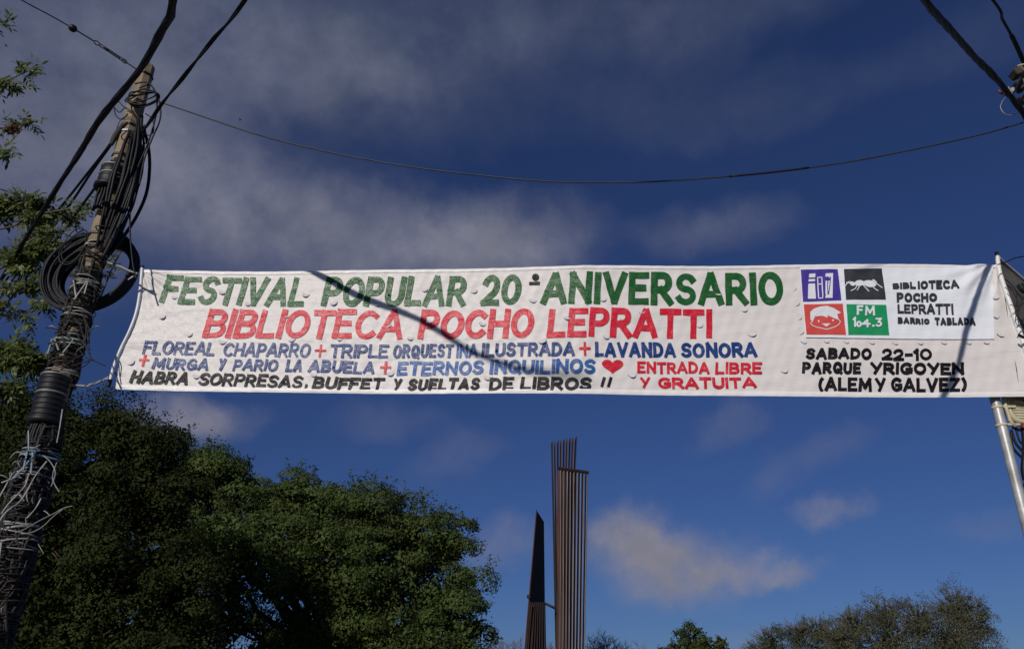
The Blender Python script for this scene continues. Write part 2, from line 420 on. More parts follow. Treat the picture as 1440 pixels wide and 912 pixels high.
# ---------------- hand-painted lettering, brush strokes laid on the cloth
def A(cx, cy, rx, ry, a0, a1, n=14):
    return [(cx + rx * math.cos(R(a0 + (a1 - a0) * i / n)), cy + ry * math.sin(R(a0 + (a1 - a0) * i / n))) for i in range(n + 1)]
GL = {
 'A': (.86, [[(.0, 0), (.40, 1)], [(.86, 0), (.46, 1)], [(.15, .30), (.71, .30)]]),
 'B': (.70, [[(0, 0), (0, 1)], [(0, 1)] + A(.36, .76, .26, .24, 90, -90) + [(0, .52)], [(.02, .52)] + A(.38, .26, .32, .26, 90, -90) + [(0, 0)]]),
 'C': (.74, [A(.42, .5, .42, .5, 48, 312, 18)]),
 'D': (.74, [[(0, 0), (0, 1)], [(0, 1)] + A(.26, .5, .48, .5, 90, -90) + [(0, 0)]]),
 'E': (.62, [[(0, 0), (0, 1)], [(0, 1), (.62, 1)], [(0, .52), (.50, .52)], [(0, 0), (.62, 0)]]),
 'F': (.62, [[(0, 0), (0, 1)], [(0, 1), (.62, 1)], [(0, .52), (.50, .52)]]),
 'G': (.80, [A(.42, .5, .42, .5, 50, 330, 18), [(.44, .44), (.80, .44)], [(.80, .44), (.78, .12)]]),
 'H': (.72, [[(0, 0), (0, 1)], [(.72, 0), (.72, 1)], [(0, .5), (.72, .5)]]),
 'I': (.02, [[(0.01, 0), (0.01, 1)]]),
 'L': (.58, [[(0, 1), (0, 0)], [(0, 0), (.58, 0)]]),
 'M': (1.0, [[(0, 0), (.08, 1)], [(.08, 1), (.5, .25)], [(.5, .25), (.92, 1)], [(.92, 1), (1.0, 0)]]),
 'N': (.74, [[(0, 0), (0, 1)], [(0, 1), (.74, 0)], [(.74, 0), (.74, 1)]]),
 'O': (.82, [A(.41, .5, .41, .5, 90, 450, 26)]),
 'P': (.66, [[(0, 0), (0, 1)], [(0, 1)] + A(.36, .72, .30, .28, 90, -90) + [(0, .44)]]),
 'Q': (.82, [A(.41, .5, .41, .5, 90, 450, 26), [(.48, .28), (.86, -.06)]]),
 'R': (.72, [[(0, 0), (0, 1)], [(0, 1)] + A(.36, .73, .30, .27, 90, -90) + [(0, .46)], [(.32, .46), (.72, 0)]]),
 'S': (.66, [A(.35, .755, .31, .245, 28, 262, 14) + A(.33, .255, .33, .255, 78, -152, 14)]),
 'T': (.74, [[(0, 1), (.74, 1)], [(.37, 1), (.37, 0)]]),
 'U': (.72, [[(0, 1), (0, .36)] + A(.36, .36, .36, .36, 180, 360, 12) + [(.72, 1)]]),
 'V': (.80, [[(0, 1), (.38, 0)], [(.80, 1), (.42, 0)]]),
 'Y': (.76, [[(0, 1), (.38, .46)], [(.76, 1), (.30, 0)]]),
 'Z': (.68, [[(0, 1), (.68, 1)], [(.68, 1), (0, 0)], [(0, 0), (.68, 0)]]),
 '0': (.78, [A(.39, .5, .39, .5, 90, 450, 26)]),
 '1': (.22, [[(.2, 0), (.2, 1)], [(.2, 1), (0, .8)]]),
 '2': (.66, [A(.33, .70, .31, .30, 160, -30, 12) + [(.5, .40), (0, .02)], [(0, 0), (.68, 0)]]),
 '3': (.52, [[(0, 1), (.5, 1)], [(.5, 1), (.22, .58)], [(.22, .58)] + A(.22, .29, .30, .29, 90, -140, 10)]),
 '4': (.60, [[(.42, 0), (.42, 1)], [(.42, 1), (0, .38)], [(0, .38), (.62, .38)]]),
 '.': (.04, [[(0, 0), (.04, 0.03)]]),
 ',': (.30, [[(.26, .16), (0, -.34)]]),
 '-': (.42, [[(0, .45), (.42, .45)]]),
 '+': (.66, [[(0, .55), (.66, .55)], [(.33, 0), (.33, 1)]]),
 '!': (.12, [[(.12, 1), (.07, .36)], [(.03, .04), (.03, .06)]]),
 '(': (.28, [A(.55, .5, .5, .66, 130, 230, 10)]), ')': (.28, [A(-.25, .5, .5, .66, 50, -50, 10)]),
}
SOFF = [0.0045]
def ribbon(P, w, cap=.5, off=None, taperj=.05):
    """flat brush stroke of width w along pixel polyline P, mapped onto the banner"""
    P = np.array(P, float)
    d0 = P[0] - P[1]; d1 = P[-1] - P[-2]
    closed = np.hypot(*(P[0] - P[-1])) < .5
    if not closed:
        P[0] += d0 / (np.hypot(*d0) + 1e-9) * w * cap; P[-1] += d1 / (np.hypot(*d1) + 1e-9) * w * cap
    pts = [P[0]]
    for a, b in zip(P[:-1], P[1:]):
        L = np.hypot(*(b - a)); n = max(1, int(L / 2.5))
        for i in range(1, n + 1): pts.append(a + (b - a) * i / n)
    P = np.array(pts); T = np.zeros_like(P)
    T[1:-1] = P[2:] - P[:-2]; T[0] = P[1] - P[0]; T[-1] = P[-1] - P[-2]
    if closed: T[0] = T[-1] = P[1] - P[-2]
    T /= np.hypot(T[:, 0], T[:, 1])[:, None] + 1e-9
    Nn = np.stack([-T[:, 1], T[:, 0]], -1)
    s = np.arange(len(P)); ph = random.random() * 6
    wl = w / 2 * (1 + taperj * np.sin(s * .55 + ph)); wr = w / 2 * (1 + taperj * np.sin(s * .43 + ph * 2 + 1))
    cols = [P + Nn * wl[:, None], P + Nn * (wl * .33)[:, None], P - Nn * (wr * .33)[:, None], P - Nn * wr[:, None]]
    if off is None:
        SOFF[0] += .0004
        if SOFF[0] > .0095: SOFF[0] = .0045
        off = SOFF[0]
    V = np.stack([onb(c[:, 0], c[:, 1], off) for c in cols], 1).reshape(-1, 3)
    F = [(i * 4 + k, i * 4 + k + 1, i * 4 + k + 5, i * 4 + k + 4) for i in range(len(P) - 1) for k in range(3)]
    return V, F
def word(text, x0, x1, t0, b0, t1, b1, sw, it=.08, hand=.5, gap=None, widths=None):
    """pixel box of the word: x0..x1, top/bottom at its start and end; sw stroke width"""
    g = Geo(); wd = [GL[c][0] for c in text]
    Hh = ((b0 - t0) + (b1 - t1)) / 2
    lean = lambda x: (718 - x) / 2240 + it
    inner = (x1 - x0) - sw - abs(lean((x0 + x1) / 2)) * (Hh - sw)
    xs0 = x0 + sw / 2 + (max(0, -lean((x0 + x1) / 2))) * (Hh - sw)
    n = len(text); sg = sw * 1.26 if gap is None else gap
    sc = (inner - sg * (n - 1)) / sum(wd)
    if sc < (Hh - sw) * .28:
        sg = sw * 1.15; sc = (inner - sg * (n - 1)) / sum(wd)
    cx = xs0
    for ch, w in zip(text, wd):
        jx, jy, js = random.uniform(-.4, .4) * hand, random.uniform(-1, 1) * hand, 1 + random.uniform(-.04, .04) * hand
        for pl in GL[ch][1]:
            pts = []
            for (a, b) in pl:
                x = cx + a * sc
                f = (x - x0) / (x1 - x0); top = t0 + (t1 - t0) * f + sw / 2; bot = b0 + (b1 - b0) * f - sw / 2
                y = bot + (top - bot) * b * js + jy
                x2 = x + lean(x) * (bot - y) + jx
                pts.append((x2 + random.uniform(-.25, .25) * hand, y + random.uniform(-.25, .25) * hand))
            if len(pl) > 4 and math.hypot(pl[0][0] - pl[-1][0], pl[0][1] - pl[-1][1]) < .15 and ch in 'OQ0': pts[-1] = pts[0]
            g.add(*ribbon(pts, sw * (1 + random.uniform(-.07, .07) * hand)))
        cx += w * sc + sg
    return g
def write(m, label, words, hand=.6, parent=None):
    for w in words:
        g = word(*w, hand=hand); o = g.build('lettering', m, parent or banner); tag(o, label.split(' ')[0].replace(',', '') + ' ' + ('printed' if parent else 'painted') + ' word ' + w[0])
write('green_paint', 'green painted top line FESTIVAL POPULAR 20 ANIVERSARIO', [
 ('FESTIVAL', 222, 434, 385.5, 424, 385.5, 427, 7.6, .13), ('POPULAR', 449, 660, 385.7, 427, 385, 427.5, 8.2, .12),
 ('20', 675, 735, 384.5, 427.5, 384.5, 427.5, 8.4, .10), ('ANIVERSARIO', 760, 1103.5, 383, 428, 381.5, 428, 9.4, .11)])
g = Geo(); g.add(*ribbon(A(753, 389.3, 2.6, 2.6, 0, 360, 14), 5.0)); g.add(*ribbon([(746, 397.8), (757, 397.8)], 4.2)); tag(g.build('lettering', 'black_paint', banner), 'small black raised dot over a dash after the number 20')
write('red_paint', 'red painted second line BIBLIOTECA POCHO LEPRATTI', [
 ('BIBLIOTECA', 281, 572, 430, 471, 433, 474, 7.8, .12), ('POCHO', 586, 754, 433, 474, 433, 474.6, 8.4, .11), ('LEPRATTI', 769, 1004, 433.5, 474.6, 433.8, 474.8, 8.6, .13)])
write('blue_paint', 'blue painted band names in the third line', [
 ('FLOREAL', 197, 302, 477, 496, 477, 496, 3.7, .08), ('CHAPARRO', 309, 437, 477.5, 497.5, 479, 499, 3.8, .08), ('TRIPLE', 460, 546, 480, 499.5, 480.5, 499.8, 3.9, .06),
 ('ORQUEST', 550, 638, 480.5, 500, 481, 500.2, 4.1, .06), ('ILUSTRADA', 676, 809, 481, 500.3, 481, 500.6, 4.4, .08), ('LAVANDA', 836, 951, 480.8, 501.4, 480.8, 501.6, 4.7, .06), ('SONORA', 957, 1065.5, 480.6, 501.6, 480.4, 501.8, 5.0, .08)])
write('light_blue_paint', 'bright-blue letters INA squeezed into the third line', [('INA', 640.5, 672, 481, 500.2, 481, 500.2, 3.2, .04)])
write('blue_paint', 'blue painted band names in the fourth line', [
 ('MURGA', 210, 292, 500, 516.5, 500.5, 517.5, 3.9, .08), ('Y', 302, 315, 500.5, 517.5, 500.5, 517.5, 3.8, .06), ('PARIO', 323, 390, 500.8, 518, 501.5, 518.6, 3.9, .08),
 ('LA', 398, 424, 501.5, 519, 502, 519.5, 4.1, .08), ('ABUELA', 430, 527, 502, 520, 505, 522.5, 4.4, .08)])
write('light_blue_paint', 'bright-blue words ETERNOS INQUILINOS in the fourth line', [
 ('ETERNOS', 556, 681, 504.8, 524.5, 505, 525.5, 4.6, .08), ('INQUILINOS', 688, 838, 505, 525.5, 505.3, 526.4, 4.9, .08)])
write('red_paint', 'red painted plus signs between the band names', [
 ('+', 439, 457, 481, 499.5, 481, 499.5, 3.2, .02), ('+', 814, 831, 481.5, 501, 481.5, 501, 3.6, .02),
 ('+', 191, 208.5, 496, 513, 496, 513, 3.4, .02), ('+', 531.5, 549, 504, 522.5, 504, 522.5, 3.6, .02)], hand=.4)
write('black_paint', 'black painted bottom line HABRA SORPRESAS, BUFFET Y SUELTAS DE LIBROS !!', [
 ('HABRA', 179, 265, 519, 537.5, 520, 538, 4.4, .16), ('SORPRESAS', 274, 425, 520.5, 538.6, 524.5, 543, 4.2, .12), (',', 425, 432, 524.5, 543, 524.5, 543, 3.8, .05),
 ('BUFFET', 436, 540, 525.5, 544, 528, 545, 4.6, .16), ('Y', 550, 564, 528.5, 545.6, 528.8, 545.8, 4.0, .12), ('SUELTAS', 571, 676, 529, 547, 529.6, 548, 4.9, .14),
 ('DE', 687, 723, 529.8, 548.5, 530, 548.8, 4.9, .10), ('LIBROS', 731, 833, 530, 549, 531, 550, 5.0, .14), ('!!', 841, 861, 530.5, 550, 530.5, 550, 4.2, .2)])
write('red_paint', 'red painted words ENTRADA LIBRE Y GRATUITA', [
 ('ENTRADA', 896, 998, 507.6, 524.6, 508.2, 525, 3.9, .10), ('LIBRE', 1006, 1072, 508, 525, 508.5, 525, 4.0, .16), ('Y', 900, 914, 529.5, 545, 529.5, 545, 3.8, .1), ('GRATUITA', 925, 1064, 529.6, 546, 530, 545.4, 4.2, .06)])
write('black_paint', 'black painted date and place SABADO 22-10 PARQUE YRIGOYEN (ALEM Y GALVEZ)', [
 ('SABADO', 1133, 1227, 488.6, 504.6, 488.8, 505, 4.4, .26), ('22-10', 1240, 1311.5, 489, 505.8, 489, 506, 4.3, .22),
 ('PARQUE', 1128, 1212, 508.2, 524.8, 508.6, 525, 4.6, .24), ('YRIGOYEN', 1224, 1356, 508.5, 525.2, 508.8, 525.8, 4.6, .24),
 ('(ALEM', 1150, 1227, 529.5, 549, 530, 549.4, 4.7, .22), ('Y', 1231, 1246, 530, 549, 530, 549, 4.3, .22), ('GALVEZ)', 1253, 1361, 529.8, 549.4, 530, 550, 4.7, .24)])
# heart
hp = []
for i in range(60):
    t = 2 * math.pi * i / 60
    hp.append((861.4 + 15.2 * math.sin(t) ** 3 / 1, 514.2 - (13 * math.cos(t) - 5 * math.cos(2 * t) - 2 * math.cos(3 * t) - math.cos(4 * t)) * .72))
hp = np.array(hp); hc = hp.mean(0)
V = [onb(hc[0], hc[1], .006)]; F = []
for k in (0.35, .7, 1.):
    for p in hp: q = hc + (p - hc) * k; V.append(onb(q[0], q[1], .006))
for i in range(60):
    j = (i + 1) % 60; F.append((0, 1 + i, 1 + j))
    for k in range(2): F.append((1 + k * 60 + i, 1 + (k + 1) * 60 + i, 1 + (k + 1) * 60 + j, 1 + k * 60 + j))
mesh('heart', V, F, 'red_paint', banner)

# ---------------- printed panel sewn on the right
PO = .012
def quadpatch(c, n, m_, off, name, mt, parent):
    """c: 4 px corners TL TR BR BL"""
    c = [np.array(p, float) for p in c]; us = np.linspace(0, 1, n); vs = np.linspace(0, 1, m_); V = []
    for v in vs:
        for u in us:
            p = (c[0] * (1 - u) + c[1] * u) * (1 - v) + (c[3] * (1 - u) + c[2] * u) * v
            V.append(onb(p[0], p[1], off))
    F = [(j * n + i, (j + 1) * n + i, (j + 1) * n + i + 1, j * n + i + 1) for j in range(m_ - 1) for i in range(n - 1)]
    return mesh(name, V, F, mt, parent)
panel = quadpatch([(1125, 376.2), (1395, 375.5), (1397, 477.5), (1133, 474)], 90, 36, PO, 'printed_panel', 'panel_cloth', banner)
tag(panel, 'white printed panel with four coloured logo squares')
def z7(x, y): return (1100 + x / 4.235, 360 + y / 4.235)
def z77(x, y): return (1110 + x / 7.6, 365 + y / 7.6)
sq = [('print_purple', [(122, 105), (515, 103), (555, 437), (145, 452)], 'purple logo square with three white book spines'),
      ('print_black', [(580, 103), (985, 98), (1030, 430), (603, 432)], 'black logo square with a white ant'),
      ('print_red', [(152, 478), (568, 473), (606, 803), (182, 800)], 'red logo square with a white haired face'),
      ('print_green', [(608, 478), (1033, 486), (1070, 806), (632, 803)], 'green logo square reading FM 104.3')]
for mt, c, lb in sq: tag(quadpatch([z77(*p) for p in c], 22, 18, PO + .0025, 'logo_square', mt, panel), lb)
def poly(pts, off=PO + .005, fn=z77):
    P = [np.array(fn(*p)) for p in pts]; return [onb(p[0], p[1], off) for p in P], [tuple(range(len(P)))]
def line(pts, w, off=PO + .0055, fn=z77, cap=.5): return ribbon([fn(*p) for p in pts], w / 7.6, cap, off, .02)
g = Geo()   # books
g.add(*poly([(212, 152), (277, 149), (276, 190), (208, 192)])); g.add(*poly([(206, 210), (274, 208), (273, 232), (204, 234)])); g.add(*poly([(202, 258), (272, 256), (282, 420), (196, 421)]))
for pl in ([(300, 192), (345, 190), (355, 412), (310, 415), (300, 192)], [(303, 265), (347, 262)]): g.add(*line(pl, 11))
g.add(*poly([(385, 150), (465, 146), (458, 412), (382, 412)]))
g.build('logo_mark', 'print_white', panel, smooth=False)
g = Geo(); g.add(*line([(436, 190), (430, 280), (414, 372)], 9, PO + .0075)); g.add(*line([(410, 190), (405, 280), (408, 372)], 9, PO + .0079)); g.build('logo_mark', 'print_purple', panel)
g = Geo()   # ant: head, body sections, legs, feelers (convex blobs)
def blob(cx, cy, rx, ry, off, an=0, n=18):
    P = [(cx + rx * math.cos(t) * math.cos(R(an)) - ry * math.sin(t) * math.sin(R(an)), cy + rx * math.cos(t) * math.sin(R(an)) + ry * math.sin(t) * math.cos(R(an))) for t in [2 * math.pi * i / n for i in range(n)]]
    return poly(P, off)
g.add(*blob(672, 262, 30, 22, PO + .005, 20)); g.add(*blob(745, 255, 52, 32, PO + .0054, -5)); g.add(*blob(855, 262, 72, 36, PO + .005, 10)); g.add(*blob(800, 262, 30, 18, PO + .0058))
for i, pl in enumerate(([(655, 262), (620, 250), (592, 285)], [(660, 245), (640, 240), (610, 250)], [(720, 280), (700, 315), (655, 338)], [(745, 280), (735, 310), (720, 330)],
           [(780, 275), (815, 310), (845, 342)], [(880, 285), (905, 315), (940, 338)], [(885, 225), (910, 250), (985, 305)], [(905, 290), (925, 250), (895, 222)])):
    g.add(*line(pl, 9, PO + .0062 + i * .0004))
g.build('logo_mark', 'print_white', panel, smooth=False)
g = Geo()   # face: hair mass and outline
g.add(*poly([(222, 560), (262, 525), (330, 503), (400, 497), (470, 520), (550, 568), (510, 585), (525, 645), (470, 625), (405, 595), (408, 622), (350, 600), (275, 608), (245, 665), (225, 640)], PO + .005))
for i, pl in enumerate(([(245, 668), (222, 675), (245, 705), (290, 722), (400, 745), (480, 722), (520, 700), (545, 665), (525, 640)],)): g.add(*line(pl, 8, PO + .0062))
g.add(*poly([(345, 684), (440, 682), (395, 718)], PO + .005)); g.add(*blob(312, 657, 9, 11, PO + .005)); g.add(*blob(465, 650, 9, 10, PO + .005))
g.build('logo_mark', 'print_white', panel, smooth=False)
# FM 104.3
def pw(text, x0, x1, t0, b0, t1, b1, sw, it=.0): 
    q = word(text, x0, x1, t0, b0, t1, b1, sw, it, hand=.25); V = np.vstack(q.V) + BN * .016; return V, q.F
class One:
    def add(s, V, F): mesh('logo_mark', V, F, 'print_white', panel)
    def build(s, *a): pass
g = One(); g.add(*pw('F', 1204, 1213.5, 430, 443.3, 430, 443.3, 2.9, .2)); g.add(*pw('M', 1215.5, 1230, 430.6, 444, 430.6, 444, 2.9, .2))
g.add(*pw('1', 1198.5, 1203.5, 446, 460, 446, 460, 2.7, .2)); g.add(*pw('0', 1203.5, 1211.5, 451.5, 460, 451.5, 460, 2.6, .2)); g.add(*pw('4', 1211.5, 1223.5, 449, 460.4, 449, 460.4, 2.7, .2))
g.add(*pw('.', 1226, 1229.5, 455.5, 459.5, 455.5, 459.5, 2.8, .2)); g.add(*pw('3', 1231, 1240, 447.5, 460, 447.5, 460, 2.6, .2))
g.build('logo_mark', 'print_white', panel)
g = Geo()
for a in (('BIBL', 1254, 1287, 399.5, 407, 397, 407, 3.0, .2), ('IOTECA', 1289, 1347, 396.5, 407, 394, 407, 3.0, .2), ('POCHO', 1260, 1317, 412, 425.5, 413, 424.5, 3.4, .2),
          ('LEPRATTI', 1261, 1340.5, 428.5, 440.5, 427.5, 442.5, 2.9, .2), ('BARRIO', 1262, 1307, 446, 454.6, 448, 456, 2.8, .2), ('TABLADA', 1313.5, 1371, 446.5, 456.5, 447.5, 457.5, 2.9, .2)):
    tag(mesh('lettering', *pw(*a), 'print_black', panel), 'black printed letters ' + a[0])

# ---------------- rods and folded end
rp = [onb(px, py, .012) for px, py in ((199.5, 374), (199, 385), (196, 410), (191, 438), (182, 464), (170, 488), (160, 512), (154, 533), (151, 543))]
P = spline([tuple(p) for p in rp], 6)
mesh('rod', *tube(P, .019, 10), 'white_rod', banner)
for a, b in ((0, 3), (-7, -1)):
    e = P[a:b] if b > 0 else P[a:]
    mesh('rod_cap', *tube(e, .024, 10), 'cable_black', banner)
rp = [onb(px, py, .012) for px, py in ((1400.5, 356), (1402, 366), (1405, 385), (1413, 410), (1424, 442), (1440, 492), (1462, 556))]
P = spline([tuple(p) for p in rp], 8)
mesh('sleeve', *tube(P[5:], np.linspace(.022, .026, len(P) - 5), 12), 'hem_cloth', banner)
mesh('rod_cap', *tube(P[:6], .019, 10), 'cable_black', banner)
# the end of the cloth folded round the rod and hanging behind it, shade put into its grey colour
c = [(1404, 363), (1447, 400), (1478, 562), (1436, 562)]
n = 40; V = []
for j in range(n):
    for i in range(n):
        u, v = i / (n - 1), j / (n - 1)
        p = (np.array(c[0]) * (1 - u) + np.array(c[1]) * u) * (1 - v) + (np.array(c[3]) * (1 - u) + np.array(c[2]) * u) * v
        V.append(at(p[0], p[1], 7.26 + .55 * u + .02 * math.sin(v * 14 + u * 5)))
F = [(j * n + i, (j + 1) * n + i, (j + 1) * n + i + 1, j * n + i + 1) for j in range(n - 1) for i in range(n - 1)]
mesh('folded_end', V, F, 'cloth_shade_grey', banner)
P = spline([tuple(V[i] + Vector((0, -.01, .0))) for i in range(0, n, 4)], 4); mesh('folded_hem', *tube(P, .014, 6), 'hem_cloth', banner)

# ================================================================== LEFT UTILITY POLE
PX, PYY = -4.80, 7.72
def pz(py): return at(207, py, PYY).z
pole = thing('utility_pole', (PX, PYY, 0), 'eight-sided concrete utility pole hung with cable coils at the left', 'utility pole')
ztop = pz(93)
mesh('shaft', *lathe((PX, PYY, 0), [(.14, -.12), (.100, ztop - .02), (.092, ztop)], 8), 'concrete', pole, smooth=False)
def prad(z): return .14 + (.100 - .14) * z / ztop
for py in (108, 180, 190, 222, 232, 333):
    z = pz(py); r = prad(z) + .006
    V, F = lathe((PX, PYY, z), [(r, -.018), (r + .006, -.012), (r + .006, .012), (r, .018)], 8)
    mesh('band', V, F, 'steel_band' if py in (190,) else 'black_rubber', pole, smooth=False)
def around(py, R0, tilt=0., n=26, phase=0., wob=.01, sx=0., sy=0., turns=1., rise=0.):
    z0 = pz(py); pts = []
    for i in range(int(n * turns) + 1):
        a = 2 * math.pi * i / n + phase
        r = R0 + wob * math.sin(3 * a + phase * 5) + wob * .6 * math.sin(7 * a + phase)
        pts.append((PX + sx + r * math.cos(a), PYY + sy + r * math.sin(a), z0 + tilt * math.cos(a - phase * 2) + rise * i / n))
    return np.array(pts)
# splice closures
def closure(py0, py1, r0, lab, ribs, flange):
    z0, z1 = pz(py0), pz(py1); h = z1 - z0
    t = thing('splice_closure', (PX, PYY, z0), lab, 'cable closure', 'black splice closures on the pole')
    prof = [(r0 * .8, 0), (r0 * flange, .01), (r0 * flange, .05), (r0, .07)]
    for k in range(ribs):
        z = .07 + (h - .12) * k / ribs; dz = (h - .12) / ribs
        prof += [(r0, z + dz * .15), (r0 * 1.05, z + dz * .3), (r0 * 1.05, z + dz * .7), (r0, z + dz * .85)]
    prof += [(r0 * .97, h - .04), (r0 * .75, h)]
    mesh('body', *lathe((PX - .02, PYY - .06, z0), prof, 20), 'black_rubber', t)
    for f in (.06, .58, .93):
        V, F = lathe((PX - .02, PYY - .06, z0 + h * f), [(r0 * 1.055, -.01), (r0 * 1.075, 0), (r0 * 1.055, .01)], 20)
        mesh('clamp', V, F, 'steel_band', t)
    for k in range(7):
        a = -.3 - k * .4; x, y = PX - .02 + r0 * .6 * math.cos(a), PYY - .06 + r0 * .6 * math.sin(a)
        P = spline([(x, y, z0 + .03), (x + random.uniform(-.03, .03), y - .02, z0 - .12), (PX + (x - PX) * 1.1, PYY + (y - PYY) * 1.1, z0 - .32)], 5)
        mesh('cable_tail', *tube(P, .014, 6), 'cable_black', t)
closure(272, 240, .135, 'short black splice closure near the top of the left pole', 2, 1.22)
closure(600, 528, .138, 'long ribbed black splice closure below the banner ribbon', 8, 1.12)
# cable coils
def coil(name, ctr, rx, rz, n, rt, lab, spread=.05, depth=.05, tiltx=0., parts='loop', m='cable_black'):
    t = thing(name, ctr, lab, 'cable coil')
    for k in range(n):
        ph = random.random() * 6; s = 1 - spread * (k / n) + random.uniform(-.01, .01)
        oy = random.uniform(-depth, depth); ox = rx * (1 - s) * .8 + random.uniform(-1, 1) * .01; oz = -rz * (1 - s) * .45 + random.uniform(-1, 1) * .01
        pts = [(ctr[0] + ox + rx * s * math.cos(a), ctr[1] + oy + tiltx * math.sin(a) + .02 * math.sin(2 * a + ph), ctr[2] + oz + rz * s * math.sin(a) + .012 * math.sin(3 * a + ph))
               for a in [2 * math.pi * i / 44 for i in range(44)]]
        mesh(parts, *tube(pts, rt * random.uniform(.9, 1.1), 7, True), m, t)
    return t
cc = at(128, 381, 7.98)
coil('cable_coil', tuple(cc), .515, .575, 36, .017, 'large hanging coil of black cable behind the pole beside the banner', .24, .07, .08)
cc = at(199, 136, 7.50)
coil('cable_coil', tuple(cc), .205, .175, 5, .009, 'small loose coil of thin cable near the pole top', .25, .05, .06)
cc = at(105, 352, 7.75)
coil('cable_coil', (cc.x + .03, cc.y - .1, cc.z), .15, .28, 4, .007, 'narrow drooping loops of thin wire inside the large coil', .3, .04, .06)
# drooping cable loops right of the pole top
t = thing('cable_loop', tuple(at(222, 160, 7.6)), 'thin black cables looping down the right side of the pole top', 'cable')
for k, pl in enumerate(([(190, 118), (206, 116), (218, 128), (225, 150), (224, 170), (214, 195), (203, 225), (196, 260)], [(196, 124), (212, 120), (220, 140), (219, 165), (208, 200), (192, 240)],
          [(205, 160), (214, 168), (216, 185), (207, 190), (203, 175)], [(160, 150), (168, 158), (176, 152), (186, 158)], [(160, 152), (163, 163), (172, 168), (180, 160)], [(165, 140), (174, 150), (190, 156)])):
    P = spline([tuple(at(a + random.uniform(-.5, .5), b, 7.50 + .03 * k)) for a, b in pl], 8)
    mesh('strand', *tube(P, .010 if k < 2 else .007, 6), 'cable_black', t)
# black cable mass down the right side of the pole
t = thing('cable_bundle', tuple(at(180, 290, 7.6)), 'heavy bundle of black cables running down the right side of the pole', 'cable')
for k in range(30):
    x = random.uniform(.03, .27); y = random.uniform(-.22, .1)
    b = random.uniform(325, 372); a0 = random.uniform(165, 215)
    pts = []
    for i in range(7):
        f = i / 6; py = a0 + (b - a0) * f; wdt = .45 + .75 * math.sin(math.pi * min(1, f * 1.05)) ** .7
        pts.append((PX + .05 + x * wdt + random.uniform(-.012, .012), PYY + y * wdt - .04, pz(py)))
    mesh('strand', *tube(spline(pts, 5), random.uniform(.012, .02), 6), 'cable_black', t)
for k in range(5):
    z = pz(200 + k * 32); V, F = tube(around(200 + k * 32, .14, .03, phase=k, sx=.12, sy=-.06), .007, 5); mesh('tie', V, F, 'cable_black', t)
# loose wire ends that stick out of the bundle
g = Geo()
for k in range(22):
    py0 = random.uniform(190, 345); p = Vector((PX + .22 + random.uniform(-.05, .06), PYY - .15, pz(py0)))
    q = p + Vector((random.uniform(.01, .10), random.uniform(-.05, .02), random.uniform(-.1, .07)))
    g.add(*tube(spline([tuple(p), tuple((p + q) / 2 + Vector((.01, 0, .015))), tuple(q)], 4), .0045, 5))
o = g.build('loose_ends', 'cable_black', t); tag(o, kind='stuff')
# single black drop cable at (182,290)-(190,372)
P = spline([tuple(at(x, y, 7.6)) for x, y in ((186, 255), (183, 290), (183, 330), (187, 372), (192, 392))], 6)
tag(mesh('drop_cable', *tube(P, .010, 6), 'cable_black'), 'thin black cable hanging straight down right of the pole above the banner corner', 'cable')

# wound cables and mesh round the shaft
t = thing('cable_wrapping', (PX, PYY, pz(640)), 'tangled brown and black cables wound thickly round the pole shaft', 'cable')
def wrapR(py): return float(np.interp(py, [345, 400, 450, 520, 600, 640, 720, 800, 900], [.112, .126, .134, .138, .135, .155, .175, .185, .185]))
for k in range(84):
    a0 = random.uniform(0, 6.28); tw = random.uniform(-2.4, 2.4)
    s, e = (random.uniform(340, 420), random.uniform(430, 560)) if k % 3 == 0 else (random.uniform(560, 700), random.uniform(760, 930))
    pts = []
    for i in range(15):
        f = i / 14; py = s + (e - s) * f; a = a0 + tw * f + .25 * math.sin(f * 11 + k); r = wrapR(py) + .016 * math.sin(f * 17 + k * 2)
        pts.append((PX + r * math.cos(a), PYY + r * math.sin(a), pz(py)))
    mesh('strand', *tube(spline(pts, 3), random.uniform(.008, .018), 6), random.choice(['cable_brown', 'cable_black', 'cable_black', 'cable_brown']), t)
g = Geo()
for k in range(120):
    py = random.choice([random.uniform(350, 525), random.uniform(600, 900)])
    g.add(*tube(around(py, wrapR(py) + random.uniform(-.015, .022), random.uniform(.0, .07), n=18, phase=random.random() * 6, wob=.014), random.uniform(.004, .010), 5))
tag(g.build('wound_wires', 'cable_brown', t), kind='stuff')
g = Geo()
for k in range(150):
    py = random.choice([random.uniform(350, 525), random.uniform(600, 760), random.uniform(700, 930)])
    g.add(*tube(around(py, wrapR(py) + random.uniform(-.01, .02), random.uniform(.0, .12), n=18, phase=random.random() * 6, wob=.014), random.uniform(.004, .012), 5))
tag(g.build('wound_wires', 'cable_black', t), kind='stuff')
# loose wires to the right of the wrapped part
g = Geo()
for pl in ([(108, 470), (122, 490), (130, 505), (148, 514)], [(122, 455), (124, 480), (126, 492)], [(118, 470), (121, 486), (127, 497)], [(100, 514), (115, 510), (127, 506)], [(104, 520), (116, 516), (126, 508)],
           [(110, 488), (118, 500), (130, 507)], [(85, 520), (104, 505), (118, 497)], [(94, 468), (78, 462), (64, 460)], [(90, 478), (80, 480), (67, 483)], [(116, 440), (121, 460), (120, 480)], [(118, 445), (126, 465), (125, 480)], [(112, 455), (118, 475), (117, 492)]):
    g.add(*tube(spline([tuple(at(a, b, 7.5)) for a, b in pl], 5), .0065, 5))
tag(g.build('loose_ends', 'cable_black', t), kind='stuff')

